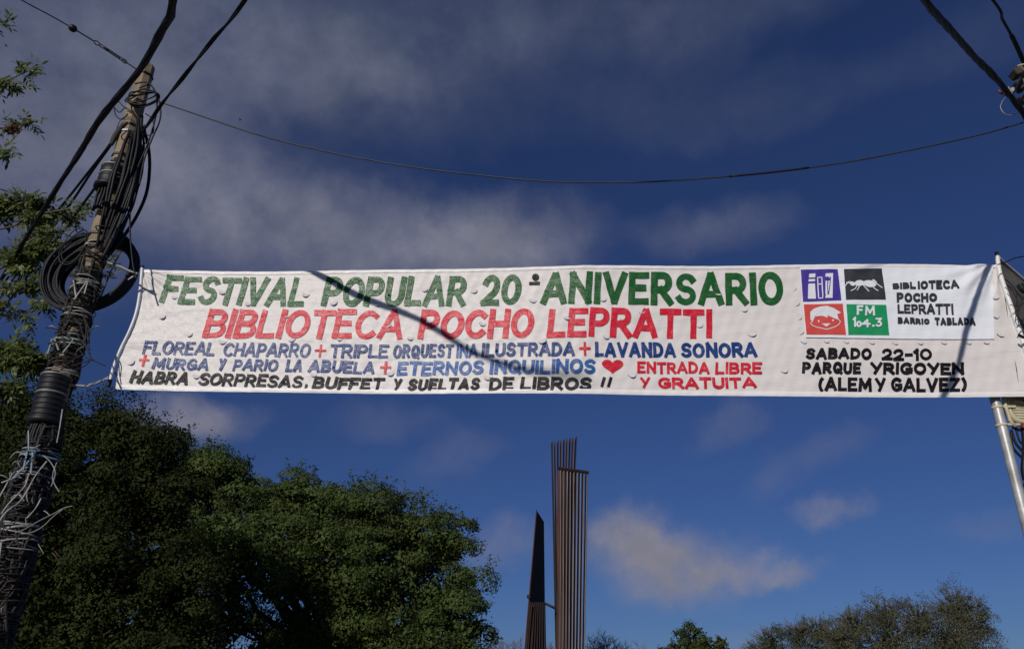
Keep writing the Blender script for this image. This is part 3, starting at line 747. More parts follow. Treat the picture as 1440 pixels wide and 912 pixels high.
# plastic ribbon ties
def flatband(P, w, th=.0025, upv=(0, 0, 1)):
    P = np.asarray(P, float); up = np.array(upv, float)
    T, N, B = frames(P); s = np.arange(len(P)); up = up[None, :] + .25 * np.stack([np.sin(s * .6), np.cos(s * .5), 0 * s], -1)
    up = up - T * (up * T).sum(1)[:, None]; up /= np.linalg.norm(up, axis=1)[:, None]
    nn = np.cross(T, up); V = np.stack([P + up * w / 2, P + nn * th, P - up * w / 2, P - nn * th], 1).reshape(-1, 3)
    F = [(i * 4 + k, i * 4 + (k + 1) % 4, i * 4 + 4 + (k + 1) % 4, i * 4 + 4 + k) for i in range(len(P) - 1) for k in range(4)]
    return V, F
TIES = [ # py, turns, material, width, label
 (352, 3, 'ribbon_white', .022, 'neat pair of white ribbons round the pole just under the bare concrete', .03),
 (404, 5, 'ribbon_white', .026, 'loose white ribbon knot round the pole level with the banner top', .05),
 (447, 3, 'ribbon_white', .020, 'thin white ribbon tie round the pole below the large coil', .03),
 (485, 4, 'ribbon_green', .028, 'pale green ribbon tie round the wrapped pole', .03),
 (528, 3, 'ribbon_white', .020, 'greyish ribbon tied just above the long ribbed closure', .02),
 (643, 3, 'ribbon_blue', .028, 'pale blue ribbon tie round the pole under the long closure', .03),
 (672, 3, 'ribbon_white', .022, 'white ribbon tie round the pole beside a hanging knot', .04),
 (746, 4, 'ribbon_white', .028, 'broad white ribbon tie with two long loose ends near the frame edge', .04),
 (768, 3, 'ribbon_white', .024, 'lowest white ribbon tie, slanting round the pole', .07)]
for ti, (py, turns, m, w, lab, tilt) in enumerate(TIES):
    t = thing('ribbon_tie', (PX, PYY, pz(py)), lab, 'ribbon', 'plastic ribbon ties round the left pole')
    for k in range(turns):
        P = around(py + (k - turns / 2) * 3.2, wrapR(py) + .020 + .003 * k, tilt * random.uniform(.4, 1.), n=28, phase=1.3 * k + ti, wob=.008)
        mesh('ribbon', *flatband(P, w * random.uniform(.5, 1.)), m, t)
    if py in (404, 485, 643, 672, 768):
        for k in range(3):
            p = Vector((PX + random.uniform(-.12, .12), PYY - wrapR(py) - .03, pz(py)))
            q = p + Vector((random.uniform(-.12, .12), -.05, random.uniform(-.34, -.1)))
            mesh('ribbon', *flatband(spline([tuple(p), tuple(p + Vector((.03, -.04, -.04))), tuple(q)], 6), w * .8, upv=(1, 0, .2)), m, t)
    if py == 746:
        for pl in ([(22, 748), (34, 744), (55, 732), (75, 722), (90, 714), (102, 711)], [(30, 750), (45, 748), (60, 740), (75, 726), (88, 716)]):
            mesh('ribbon', *tube(spline([tuple(at(a, b, 7.35)) for a, b in pl], 6), .008, 6, flat=.5), m, t)
    if py == 643:
        for pl in ([(38, 641), (24, 635), (14, 644)], [(60, 640), (70, 648), (78, 664), (72, 684)], [(80, 650), (74, 672), (84, 692)], [(24, 636), (40, 633), (57, 625)]):
            mesh('ribbon', *tube(spline([tuple(at(a, b, 7.4)) for a, b in pl], 6), .009, 6, flat=.5), 'ribbon_white', t)
# scraps woven in the low tangle
t = thing('ribbon_scrap', (PX, PYY, pz(720)), 'shreds of pale ribbon caught in the tangled cables low on the pole', 'ribbon')
g = Geo()
for k in range(30):
    py = random.choice([random.uniform(655, 735), random.uniform(655, 900), random.uniform(455, 515)]); a = random.uniform(-3.3, .1); r = wrapR(py) + .035
    p = Vector((PX + r * math.cos(a), PYY + r * math.sin(a), pz(py))); L = random.uniform(.04, .16)
    q = p + Vector((random.uniform(-1, 1), -.1, random.uniform(-.9, .9))).normalized() * L
    g.add(*flatband(spline([tuple(p), tuple((p + q) / 2 + Vector((0, -.02, .01))), tuple(q)], 4), random.uniform(.006, .015), upv=(.5, 0, 1)))
tag(g.build('ribbon', 'ribbon_white', t), kind='stuff')
for pl, m in (([(66, 648), (50, 668), (38, 690), (26, 706), (8, 720), (-4, 738)], 'ribbon_white'), ([(40, 668), (34, 684), (12, 708), (2, 722)], 'ribbon_white'), ([(88, 575), (84, 600), (80, 622)], 'ribbon_white'), ([(40, 605), (40, 632)], 'ribbon_white'), ([(58, 700), (50, 714), (38, 728)], 'ribbon_white')):
    mesh('ribbon', *flatband(spline([tuple(at(a, b, 7.42)) for a, b in pl], 6), .016, upv=(1, 0, .3)), m, t)
# banner tie ribbons
def tie(pls, lab, Yd):
    t = thing('tie_ribbon', tuple(at(*pls[0][0], Yd)), lab, 'ribbon')
    for pl in pls:
        mesh('ribbon', *flatband(spline([tuple(at(a, b, Yd + .05 * math.sin(i))) for i, (a, b) in enumerate(pl)], 7), .026), 'ribbon_white', t)
tie([[(136, 366), (150, 369), (165, 373), (180, 380), (196, 385)], [(196, 384), (188, 388), (180, 393)]], 'white ribbon tying the top left banner corner to the pole', 7.7)
tie([[(96, 541), (112, 542), (126, 542), (140, 536), (152, 530)], [(152, 532), (138, 537), (124, 541)]], 'white ribbon tying the bottom left banner corner to the pole', 7.7)

# ================================================================== OVERHEAD CABLES
def bundle(name, pts, ns, rs, Rh, pitch, lab, n=14, m='cable_black', sc0=1.):
    P = spline([tuple(p) for p in pts], n); T, N, B = frames(P)
    seg = np.r_[0, np.cumsum(np.linalg.norm(np.diff(P, axis=0), axis=1))]
    t = thing(name, tuple(P[len(P) // 3]), lab, 'cable')
    m_ = int(seg[-1] / (pitch / 9)); ss = np.linspace(0, seg[-1], m_)
    ip = lambda A_: np.stack([np.interp(ss, seg, A_[:, k]) for k in range(3)], -1)
    P2, N2, B2 = ip(P), ip(N), ip(B)
    fl = np.interp(ss, [0, seg[-1] * .35], [sc0, 1.])
    for k in range(ns):
        a = ss / pitch * 2 * math.pi + 2 * math.pi * k / ns; rr = Rh * (1 + .35 * np.sin(ss * 4.1 + k * 2) * np.sin(ss * 1.3)) * fl
        S = P2 + N2 * (np.cos(a) * rr)[:, None] + B2 * (np.sin(a) * rr)[:, None]
        mesh('strand', *tube(S, rs * random.uniform(.85, 1.15) * fl, 6), m, t)
    return t
thickL = [at(-60, 480, 11.2), at(0, 395, 9.4), at(34, 339, 8.5), at(62.5, 293, 7.8), at(89, 250, 7.25), at(115, 210.5, 6.85), at(131.5, 181, 6.6), at(148, 158, 6.4), at(171, 130, 6.15),
          at(194, 102, 5.95), at(210.5, 75.7, 5.72), at(227, 43, 5.4), at(243, 0, 4.97)]
thickL = [tuple(p) for p in thickL] + [(-2.76, 3.95, 7.47), (-3.0, 2.05, 8.02), (-3.5, .05, 8.85), (-4.2, -2.2, 9.9), (-5.2, -5.0, 11.3), (-6.4, -8.4, 13.0)]  # unseen run beyond the frame, bent to soften its shadow on the banner
bundle('thick_cable', thickL, 6, .017, .019, 1.9, 'thickest twisted black cable passing in front of the left pole top', sc0=.55)
pairs = [[at(-40, 470, 12), at(0, 420, 11), at(30, 375, 10.1), at(70, 325, 9.3), at(100, 285, 8.6), at(130, 240, 8.1), at(155, 205, 7.8), at(168, 183, 7.7)],
         [at(-40, 445, 12), at(0, 405, 11), at(28, 365, 10.1), at(66, 315, 9.3), at(96, 278, 8.6), at(122, 245, 8.1), at(148, 212, 7.8), at(166, 186, 7.7)],
         [at(-60, 520, 12.5), at(0, 440, 11), at(30, 400, 10.1), at(60, 360, 9.3), at(95, 318, 8.6), at(110, 296, 8.3), at(135, 262, 8.0)]]
labs = ['lower of two parallel black cables running left from a junction on the pole', 'upper of two parallel black cables running left from a junction on the pole', 'black cable running left behind the leaves from the short closure']
for pl, lab in zip(pairs, labs):
    P = spline([tuple(p) for p in pl], 8); tag(mesh('service_cable', *tube(P, .016, 7), 'cable_black'), lab, 'cable')
for a, b, lab in (((-30, 372), (110, 300), 0), ((-40, 362), (60, 340), 0), ((-20, 470), (40, 400), 0)): pass
# cable junction clamp at (166,186)
t = thing('dead_end_clamp', tuple(at(168, 185, 7.65)), 'grey green tension clamp where two cables meet the pole', 'clamp')
P = spline([tuple(at(a, b, 7.62)) for a, b in ((156, 204), (162, 192), (172, 178), (180, 172))], 4)
mesh('wedge', *tube(P, [.02, .026, .03, .034, .036, .036, .034, .032, .03, .026, .02, .016, .012], 8), 'cable_brown', t); mesh('bail', *tube(spline([tuple(at(a, b, 7.6)) for a, b in ((158, 198), (170, 168), (184, 165))], 6), .006, 5), 'steel_wire', t)
# thin cable pair going up right
thin = [at(186, 205, 7.65), at(200, 186, 7.6), at(214, 166, 7.35), at(226, 148, 7.15), at(262, 103, 6.6), at(300, 55, 6.05), at(345, 0, 5.47)]
thin = [tuple(p) for p in thin] + [(-1.6, 4.3, 8.15), (-.2, 3.0, 8.9), (1.6, 1.1, 10.0), (3.4, -.8, 11.3)]  # unseen far end, raised so that its shadow clears the banner
bundle('twin_cable', thin, 2, .014, .011, 1.6, 'thin twisted pair of black cables rising right from the left pole')
# guy wire with strain insulators and turnbuckle
t = thing('guy_wire', tuple(at(100, 45, 7.3)), 'thin steel guy wire with an insulator and turnbuckle at the top left', 'wire')
gp = lambda f: at(28 + (197 - 28) * f, -1 + (101 + 1) * f - 4 * math.sin(math.pi * f), 6.6 + 1.1 * f)
mesh('wire', *tube(spline([tuple(at(-60, -52, 6.2))] + [tuple(gp(f)) for f in (0, .25, .40)], 6), .0075, 6), 'steel_wire', t)
mesh('wire', *tube(spline([tuple(gp(f)) for f in (.47, .55, .62)], 6), .0085, 6), 'steel_wire', t)
mesh('wire', *tube(spline([tuple(gp(f)) for f in (.86, .93, 1.)], 6), .0075, 6), 'steel_wire', t)
P = np.array([tuple(gp(.405 + .07 * i / 8)) for i in range(9)])
mesh('insulator', *tube(P, [.012, .032, .042, .046, .047, .046, .042, .032, .012], 12), 'black_rubber', t)
def ringat(f, rr, rt, name):
    c = gp(f); d = (gp(f + .01) - gp(f - .01)).normalized(); up = Vector((0, 0, 1)); s = d.cross(up).normalized(); u2 = s.cross(d)
    pts = [tuple(c + d * rr * 1.2 * math.cos(a) + u2 * rr * math.sin(a)) for a in [2 * math.pi * i / 16 for i in range(16)]]
    mesh(name, *tube(pts, rt, 6, True), 'steel_wire', t)
ringat(.64, .028, .008, 'ring'); ringat(.675, .02, .008, 'ring'); ringat(.87, .026, .008, 'ring'); ringat(.84, .02, .008, 'ring')
for s_ in (-.014, .014):
    P = [tuple(gp(f) + Vector((0, 0, s_))) for f in (.68, .72, .76, .80, .835)]; mesh('turnbuckle_bar', *tube(P, .009, 6), 'steel_wire', t)
mesh('turnbuckle_screw', *tube([tuple(gp(f)) for f in (.685, .72, .74)], .011, 6), 'steel_wire', t)
# long span wire across the sky
spx = [(221, 143), (235, 147), (300, 169), (345, 184), (390, 197), (440, 209), (490, 219.5), (580, 235), (680, 247), (780, 255.5), (900, 256), (1000, 250), (1100, 240.5), (1200, 226.5), (1300, 207), (1380, 189), (1440, 172), (1475, 160)]
sp = [tuple(at(a, b, 7.6 - 1.05 * (a - 221) / 1254)) for a, b in spx]
P = spline(sp, 8); tag(mesh('span_wire', *tube(P, .0085, 6), 'steel_wire'), 'thin dark wire sagging across the whole sky above the banner', 'wire')
sag = np.linspace(0, 1, len(P)); tag(mesh('wire_wrap', *tube(P[90:100], .012, 6), 'cable_black'), 'short dark sleeve wrapped round the sagging wire above the banner', 'sleeve')
# upper right cables
A_ = Vector((5.19, 6.16, 7.03)); B_ = Vector((3.06, 4.14, 6.33))
thickR = [at(1480, 225, 6.5), at(1440, 160, 6.16), at(1400, 110, 5.65), at(1370, 80, 5.2), at(1335, 40, 4.65), at(1300, 0, 4.14)]
thickR = [tuple(p) for p in thickR] + [(2.2, 3.3, 6.15), (1.1, 2.2, 6.05), (-1., 0, 6.05), (-4, -3.2, 6.6), (-8, -7.4, 8.)]
bundle('thick_cable', thickR, 5, .0145, .015, 1.2, 'thick knobbly black cable crossing the top right corner')
t2 = [tuple(p) for p in (at(1460, 130, 6.5), at(1440, 88, 6.2), at(1425, 55, 5.9), at(1410, 28, 5.6), at(1396, 0, 5.3))] + [(3.4, 4.4, 7.8), (2.5, 3., 8.4), (0, -1, 10.2)]
P = spline(t2, 8); tag(mesh('service_cable', *tube(P, [.022 if 6 < i < 18 else .013 for i in range(len(P))], 8), 'cable_black'), 'shorter black cable with a swollen joint at the top right edge', 'cable')
# right pole outside the frame; its cluttered head shows at the edge
RX, RY = 5.80, 6.55
rt_ = thing('utility_pole', (RX, RY, 0), 'concrete pole head cluttered with fittings at the top right edge', 'utility pole')
zt = at(1452, 88, RY).z
mesh('shaft', *lathe((RX, RY, 0), [(.19, -.12), (.125, zt - .02), (.11, zt)], 8), 'concrete', rt_, smooth=False)
for py in (104, 128, 152):
    z = at(1452, py, RY).z; V, F = lathe((RX, RY, z), [(.125, -.03), (.135, -.02), (.135, .02), (.125, .03)], 12); mesh('band', V, F, 'cable_brown', rt_)
for (a, b, s_) in ((1429, 104, (.09, .12, .09)), (1433, 122, (.07, .1, .12)), (1436, 142, (.08, .1, .08))):
    c = at(a, b, 6.42); V, F = box(tuple(c), s_, [[.9, 0, -.43], [0, 1, 0], [.43, 0, .9]]); o = mesh('bracket', V, F, 'cable_brown', rt_, smooth=False)
    bv = o.modifiers.new('bevel', 'BEVEL'); bv.width = .015; bv.segments = 2
V, F = lathe(tuple(at(1424, 127, 6.2)), [(.01, -.03), (.022, -.02), (.018, 0), (.024, .02), (.01, .03)], 10); mesh('insulator', V, F, 'ribbon_white', rt_)
for pl, m, r in (([(1418, 122), (1421, 128), (1424, 133)], 'ribbon_white', .006), ([(1414, 137), (1409, 144), (1407, 152), (1413, 160), (1422, 162), (1430, 158)], 'steel_band', .005), ([(1424, 133), (1432, 118), (1440, 100)], 'cable_black', .008), ([(1404, 127), (1408, 131), (1416, 134)], 'dark_red', .012), ([(1422, 96), (1430, 93), (1442, 90)], 'cream_plastic', .008)):
    mesh('wire', *tube(spline([tuple(at(a, b, 6.15)) for a, b in pl], 5), r, 6), m, rt_)

# ================================================================== RIGHT: pipe, post, housing
post = thing('concrete_post', (at(1452, 600, 7.7).x, 7.66, 0), 'brown concrete post behind the metal pipe at the right edge', 'post')
pxx = post.location.x
mesh('shaft', *lathe((pxx, 7.66, 0), [(.16, -.12), (.125, 5.3), (.115, 5.35)], 8), 'concrete', post, smooth=False)
pipe = thing('metal_pipe', (at(1400, 560, 7.37).x, 7.37, 0), 'shiny galvanised pipe rising behind the right end of the banner', 'pipe')
qx = at(1401.5, 570, 7.37).x + .0; q2 = at(1436.5, 715, 7.37).x
mesh('tube', *tube([(q2 + (q2 - qx) * 2.2, 7.37, -.1), (q2 + .01, 7.37, at(1436.5, 715, 7.37).z), (qx, 7.37, at(1401.5, 570, 7.37).z), (qx - (q2 - qx) * .45, 7.37, 5.3)], .047, 20), 'galvanised', pipe)
for py_, px_ in ((573, 1402.5), (598, 1408.5)):
    c = at(px_, py_, 7.37); V, F = lathe(tuple(c), [(.048, -.014), (.055, -.010), (.055, .010), (.048, .014)], 20); mesh('strap', V, F, 'cream_plastic', pipe)
    V, F = box((c.x + .11, c.y, c.z + .01), (.14, .03, .022)); mesh('strap_arm', V, F, 'cream_plastic', pipe, smooth=False)
# pale conduit next to it
P = [tuple(at(a, b, 7.36)) for a, b in ((1408, 545), (1413, 566), (1420, 590), (1428, 600))]
tag(mesh('conduit', *tube(P, .018, 10), 'cream_plastic'), 'pale plastic conduit between the metal pipe and the beige housing', 'conduit')
# beige ribbed oval housing
hs = thing('lamp_housing', tuple(at(1436, 570, 7.42)), 'beige ribbed oval housing fixed beside the pipe under the banner', 'lamp')
c0 = np.array(at(1437, 570, 7.40)); ea = np.array((at(1440, 600, 7.40) - at(1430, 555, 7.40)).normalized()); eb = np.array([1., 0, 0]); eb = eb - ea * (eb @ ea); eb /= np.linalg.norm(eb); ec = np.cross(ea, eb)
if ec[1] > 0: ec = -ec
def sup(a, p=.7): c, s = math.cos(a), math.sin(a); return abs(c) ** p * math.copysign(1, c), abs(s) ** p * math.copysign(1, s)
V = []; F = []; k = 32; lv = [(.80, -.09), (1., -.06), (1.02, 0), (.97, .025), (.86, .030), (.84, .018), (.5, .02), (.05, .02)]
for (r_, h_) in lv:
    for i in range(k):
        a, b = sup(2 * math.pi * i / k); V.append(c0 + ea * a * r_ * .20 + eb * b * r_ * .155 + ec * h_)
for i in range(len(lv) - 1):
    for j in range(k): F.append((i * k + j, i * k + (j + 1) % k, (i + 1) * k + (j + 1) % k, (i + 1) * k + j))
F.append(tuple(range(k))); F.append(tuple((len(lv) - 1) * k + j for j in range(k)))
mesh('shell', V, F, 'cream_plastic', hs)
for i in range(11):
    a = -.14 + .28 * i / 10; hw = .12 * math.sqrt(max(.02, 1 - (a / .17) ** 2))
    V, F = tube([tuple(c0 + ea * a - eb * hw + ec * .024), tuple(c0 + ea * a + eb * hw + ec * .024)], .006, 6); mesh('rib', V, F, 'cream_plastic', hs)
V, F = tube([tuple(c0 - ea * .03 - eb * .09 + ec * .03), tuple(c0 - ea * .03 + eb * .09 + ec * .03)], .014, 8); mesh('latch', V, F, 'cream_plastic', hs)
V, F = tube([tuple(c0 - ea * .03 - eb * .012 + ec * .042), tuple(c0 - ea * .03 + eb * .014 + ec * .042)], .008, 8); mesh('keyhole', V, F, 'black_rubber', hs)
# cables hanging at the right edge
t = thing('cable_bundle', tuple(at(1436, 640, 7.42)), 'black cables hanging in loops under the beige housing', 'cable')
for pl, r in (([(1422, 604), (1428, 622), (1436, 632), (1442, 640)], .013), ([(1422, 606), (1424, 628), (1439, 645), (1442, 650)], .013), ([(1440, 600), (1442, 630), (1440, 660), (1445, 682)], .03), ([(1424, 600), (1434, 604), (1445, 600)], .016), ([(1439, 680), (1445, 690), (1445, 700)], .016), ([(1428, 600), (1434, 620), (1444, 628)], .01)):
    mesh('strand', *tube(spline([tuple(at(a, b, 7.40)) for a, b in pl], 6), r, 8), 'cable_black', t)
mesh('connector', *tube(spline([tuple(at(a, b, 7.36)) for a, b in ((1440, 602), (1441, 598), (1447, 600))], 4), .028, 8), 'dark_red', t)
t = thing('ribbon_tie', tuple(at(1438, 665, 7.40)), 'white ribbon scrap tied round the metal pipe low at the right edge', 'ribbon')
for pl in ([(1441, 655), (1445, 664), (1443, 672)], [(1447, 656), (1446, 670), (1441, 678)], [(1439, 684), (1446, 683), (1444, 686)]): mesh('ribbon', *flatband(spline([tuple(at(a, b, 7.36)) for a, b in pl], 5), .03, upv=(1, 0, .2)), 'ribbon_white', t)
# wires over the folded cloth end
t = thing('loose_wires', tuple(at(1430, 430, 7.2)), 'tangle of thin black wires over the shade-grey folded cloth at the right edge', 'cable')
for pl, r in (([(1416, 401), (1424, 410), (1431, 424), (1432, 445), (1440, 452)], .005), ([(1427, 404), (1430, 420), (1428, 440), (1436, 450), (1446, 440)], .004), ([(1420, 428), (1432, 430), (1446, 422)], .004), ([(1425, 440), (1434, 434), (1437, 420), (1446, 412)], .004),
              ([(1434, 400), (1440, 408), (1450, 405)], .035), ([(1413, 392), (1424, 402), (1434, 415), (1450, 430)], .006), ([(1430, 460), (1438, 455), (1450, 462)], .006), ([(1432, 470), (1440, 474), (1452, 470)], .015)):
    mesh('strand', *tube(spline([tuple(at(a, b, 7.12)) for a, b in pl], 6), r, 6), 'cable_black', t)
P = spline([tuple(at(a, b, 7.1)) for a, b in ((1403, 372), (1415, 368), (1430, 362), (1460, 358))], 5)
tag(mesh('tie_wire', *tube(P, .006, 6), 'cable_black'), 'thin dark wire pulling the top right banner corner sideways', 'wire')

# ================================================================== MONUMENT
MY = 60.
mon = thing('steel_monument', (at(800, 900, MY).x, MY, 0), 'tall rusty steel monument of upright slats rising behind the banner', 'monument')
def fin(pxt, pyt, pxb, pyb, wpx, depth, y0, m, tw=0.):
    """upright fin between two photo points at depth y0, carried down to the ground"""
    a = at(pxt, pyt, y0); b = at(pxb, pyb, y0); f = (a.z + .12) / (a.z - b.z); b = a + (b - a) * f
    w = wpx * .0527 / 2
    V = []
    for p in (a, b):
        for (sx, sy) in ((-1, 0), (1, 0), (1, 1), (-1, 1)): V.append((p.x + sx * w + sy * tw, p.y + sy * depth, p.z))
    return V, [(0, 1, 2, 3), (7, 6, 5, 4), (0, 4, 5, 1), (1, 5, 6, 2), (2, 6, 7, 3), (3, 7, 4, 0)]
for i in range(9):    # rear fan
    f = i / 8; mesh('slat', *fin(777 + 34 * f, 620 - 7 * f, 783.5 + 15 * f, 912, 1.15, .8, MY + 1.5, 'rust', -.06), 'rust' if i % 2 else 'rust_shade_tone', mon, smooth=False)
for i in range(9):    # front screen
    f = i / 8; mesh('slat', *fin(786.5 + 39.5 * f, 658 + 6 * f, 785.5 + 36.5 * f, 912, 1.25, .5, MY, 'slat_lit_tone', -.09), 'rust' if f < .25 else 'rust_shade_tone', mon, smooth=False)
for i in range(9):  # thin strips coloured as the sunlit fin edges
    f = (i + .42) / 8.5; mesh('slat', *fin(786.5 + 39.5 * f, 658.5 + 6 * f, 785.5 + 36.5 * f, 912, .85, .08, MY - .06, 'slat_lit_tone', 0), 'slat_lit_tone', mon, smooth=False)
a, b = at(785, 657.5, MY - .1), at(828, 664, MY - .1)
V, F = tube([tuple(a), tuple(b)], .13, 4); mesh('top_rail', V, F, 'rust_shade_tone', mon, smooth=False)
# solid twisted web between the fans
p = [at(x, y, MY + .9) for x, y in ((788, 700), (808, 700), (797, 780), (793, 912), (784.5, 912), (783, 760))]
V, F = prism([(q.x, q.z) for q in p], MY + .85, MY + 1.0); mesh('web_plate', V, F, 'rust', mon, smooth=False)
pl2 = thing('steel_monument', (at(755, 900, MY).x, MY + .5, 0), 'shorter dark pointed steel blade left of the tall slatted tower', 'monument')
def gnd(pa, pb): f = (pa.z + .12) / (pa.z - pb.z); return pa + (pb - pa) * f
l0, l1 = at(754.5, 718, MY + .5), at(740, 912, MY + .5); lg = gnd(l0, l1)
r0, r1 = at(764.5, 734, MY + .5), at(767, 912, MY + .5); rg = gnd(r0, r1)
def lerp(a, b, f): return a + (b - a) * f
m0, m1 = at(748, 822, MY + .5), at(766, 845, MY + .5)
def slant(px_, py_):
    y = MY + .5
    for _ in range(20): q = at(px_, py_, y); y = MY + .5 + (q.x - lg.x) * 2.6
    return at(px_, py_, y)
bl = [slant(754.5, 717), slant(765, 733), slant(767, 911)]; k_ = (bl[2].z + .12) / (bl[1].z - bl[2].z); bl.append(bl[2] + (bl[2] - bl[1]) * k_); bl.append(lg.copy())
V = [tuple(p) for p in bl] + [tuple(p + Vector((-.05, .16, 0))) for p in bl]; nb = len(bl)
F = [tuple(range(nb)), tuple(range(2 * nb - 1, nb - 1, -1))] + [(i, i + nb, (i + 1) % nb + nb, (i + 1) % nb) for i in range(nb)]
mesh('blade', V, F, 'rust_shade_tone', pl2, smooth=False)
for i in range(8):
    f = i / 7; mesh('slat', *fin(746 + 19 * f, 846, 740.5 + 25.5 * f, 912, 1.25, .8, MY + .5, 'x', .1), 'rust_shade_tone', pl2, smooth=False)
    if i < 7: mesh('slat', *fin(747.5 + 19 * f, 850, 742.5 + 25 * f, 912, .5, -.25, MY + .40 + .3 * i, 'x', 0), 'rust', pl2, smooth=False)
e0, e1 = at(754.5, 716, MY + .45), lg + Vector((-.15, 0, 0)); mesh('edge_strip', *tube([tuple(e0), tuple(e1)], .045, 4), 'rust', pl2, smooth=False)
mesh('lamp_stub', *box(tuple(at(743, 838, MY + .4)), (.22, .3, .22)), 'rust_shade_tone', pl2, smooth=False)
tag(mesh('strut', *tube([tuple(at(765, 847, MY + .8)), tuple(at(786, 857, MY + .8))], .10, 6), 'rust_shade_tone'), 'slanting steel strut between the pointed blade and the slatted tower', 'strut')

# ================================================================== TREES
def leaves(name, C, Nn, S, m, parent, asp=.5, droop=0.):
    """one leaf-shaped folded quad per centre"""
    n = len(C); Nn = Nn / (np.linalg.norm(Nn, axis=1)[:, None] + 1e-9)
    r = rng.normal(size=(n, 3)); r[:, 2] -= droop
    A1 = r - Nn * (r * Nn).sum(1)[:, None]; A1 /= np.linalg.norm(A1, axis=1)[:, None] + 1e-9; B1 = np.cross(Nn, A1)
    S = S[:, None]
    V = np.stack([C - A1 * S * .5, C + B1 * S * .5 * asp + Nn * S * .08, C + A1 * S * .5, C - B1 * S * .5 * asp + Nn * S * .08], 1).reshape(-1, 3)
    F = np.arange(4 * n).reshape(n, 4)
    return mesh(name, V, F, m, parent, smooth=False)
def unit(n): v = rng.normal(size=(n, 3)); return v / np.linalg.norm(v, axis=1)[:, None]
def crown_points(lobes, dens, rc, nl, fill=.25, lo=-.35, spr=5):
    """lobes: (centre, radius). Clumps over each lobe's skin, leaves over each clump's dome"""
    C = []; Nn = []; K = []
    cs = np.array([l[0] for l in lobes]); rs = np.array([l[1] for l in lobes])
    for (c, r) in lobes:
        c = np.array(c); nc = int(dens * r * r); u = unit(nc); u = u[u[:, 2] > lo]
        rad = r * rng.uniform(.62, 1.04, len(u)); cc = c + u * rad[:, None]
        dist = np.linalg.norm(cc[:, None, :] - cs[None], axis=2) / rs[None]
        ok = dist.min(1) > .72; cc, u = cc[ok], u[ok]
        for p, d in zip(cc, u):
            k = int(nl * rng.uniform(.6, 1.3)); q = unit(k); rr = rc * rng.uniform(.6, 1.3)
            up = d * .6 + np.array([0, 0, .7]); up /= np.linalg.norm(up)
            q = q[(q @ up) > -.15]; sc = np.array([1.15, 1.15, .75])
            C.append(p + q * rr * sc * rng.uniform(.72, 1.05, len(q))[:, None]); Nn.append(q + rng.normal(size=q.shape) * .35)
            for _ in range(spr):                       # leafy sprigs that stand out of the clump
                sd = unit(1)[0] + d * .8 + np.array([0, 0, .35]); sd /= np.linalg.norm(sd); kk = 16; tt = rng.uniform(.6, 1.5, kk)
                C.append(p + sd * (tt * rr)[:, None] + rng.normal(size=(kk, 3)) * .07 * rr * 1.6); Nn.append(unit(kk) + np.array([0, 0, .8]))
        kf = int(len(u) * nl * fill); q = unit(kf); C.append(c + q * r * (rng.uniform(.2, .8, kf) ** .6)[:, None]); Nn.append(unit(kf))
    return np.vstack(C), np.vstack(Nn)
def limb(p0, p1, r0, r1, wob=.3, n=7):
    p0, p1 = np.array(p0, float), np.array(p1, float); L = np.linalg.norm(p1 - p0); P = []
    ph = random.random() * 6
    for i in range(n):
        f = i / (n - 1); o = np.array([math.sin(f * 5 + ph), math.cos(f * 4 + ph), .5 * math.sin(f * 3 + ph)]) * wob * math.sin(math.pi * f) * L * .12
        P.append(p0 + (p1 - p0) * f + o)
    return tube(P, np.linspace(r0, r1, n), 8)
def tree(name, base, fork, lobes, m, lab, dens, rc, nl, ls, asp=.5, fill=.25, r0=.35, lo=-.35, droop=.2, twigs=0, cat='tree', group=None, inner=1.):
    t = thing(name, (base[0], base[1], -.12), lab, cat, group)
    mesh('trunk', *tube(spline([(base[0], base[1], -.12), ((base[0] * 2 + fork[0]) / 3 + .1, base[1], fork[2] * .4), tuple(fork)], 5), np.linspace(r0, r0 * .7, 11), 12), 'bark', t)
    for (c, r) in lobes:
        g = Geo(); mid = np.array(fork) * .45 + np.array(c) * .55 + np.array([0, 0, -.1 * r])
        g.add(*limb(fork, mid, r0 * .45, r0 * .26)); g.add(*limb(mid, np.array(c) + [0, 0, r * .5], r0 * .26, r0 * .08))
        for k in range(5):
            d = unit(1)[0]; d[2] = abs(d[2]) * .6; g.add(*limb(mid + (np.array(c) - mid) * random.uniform(.2, .9), np.array(c) + d * r * .85, r0 * .13, r0 * .03))
        g.build('limb', 'bark', t)
    C, Nn = crown_points(lobes, dens, rc, nl, fill, lo)
    leaves('crown', C, Nn, ls * rng.uniform(.7, 1.3, len(C)), m, t, asp, droop)
    I = []
    for (c, r) in lobes:
        k = int(260 * r * r * inner); q = unit(k); I.append(np.array(c) + q * r * (rng.uniform(.0, .5, k) ** .5)[:, None])
    I = np.vstack(I); leaves('inner_foliage', I, unit(len(I)), ls * 1.6 * rng.uniform(.7, 1.3, len(I)), m, t, .6, droop)
    if twigs:
        g = Geo()
        for k in range(twigs):
            c, r = random.choice(lobes); d = unit(1)[0]; d[2] = abs(d[2])
            p = np.array(c) + d * r * .6; q = np.array(c) + d * r * random.uniform(1.0, 1.38) + np.array([0, 0, r * .08])
            g.add(*limb(p, q, .035, .010, .6, 5))
        tag(g.build('twigs', 'twig', t), kind='stuff')
    return t
def L(lst): 
    out = []
    for (px_, py_, r_, Y_) in lst: c = at(px_, py_, Y_); out.append((tuple(c), r_ * (Y_ / (FPX * math.cos(PITCH) - (456 - py_) * math.sin(PITCH)))))
    return out
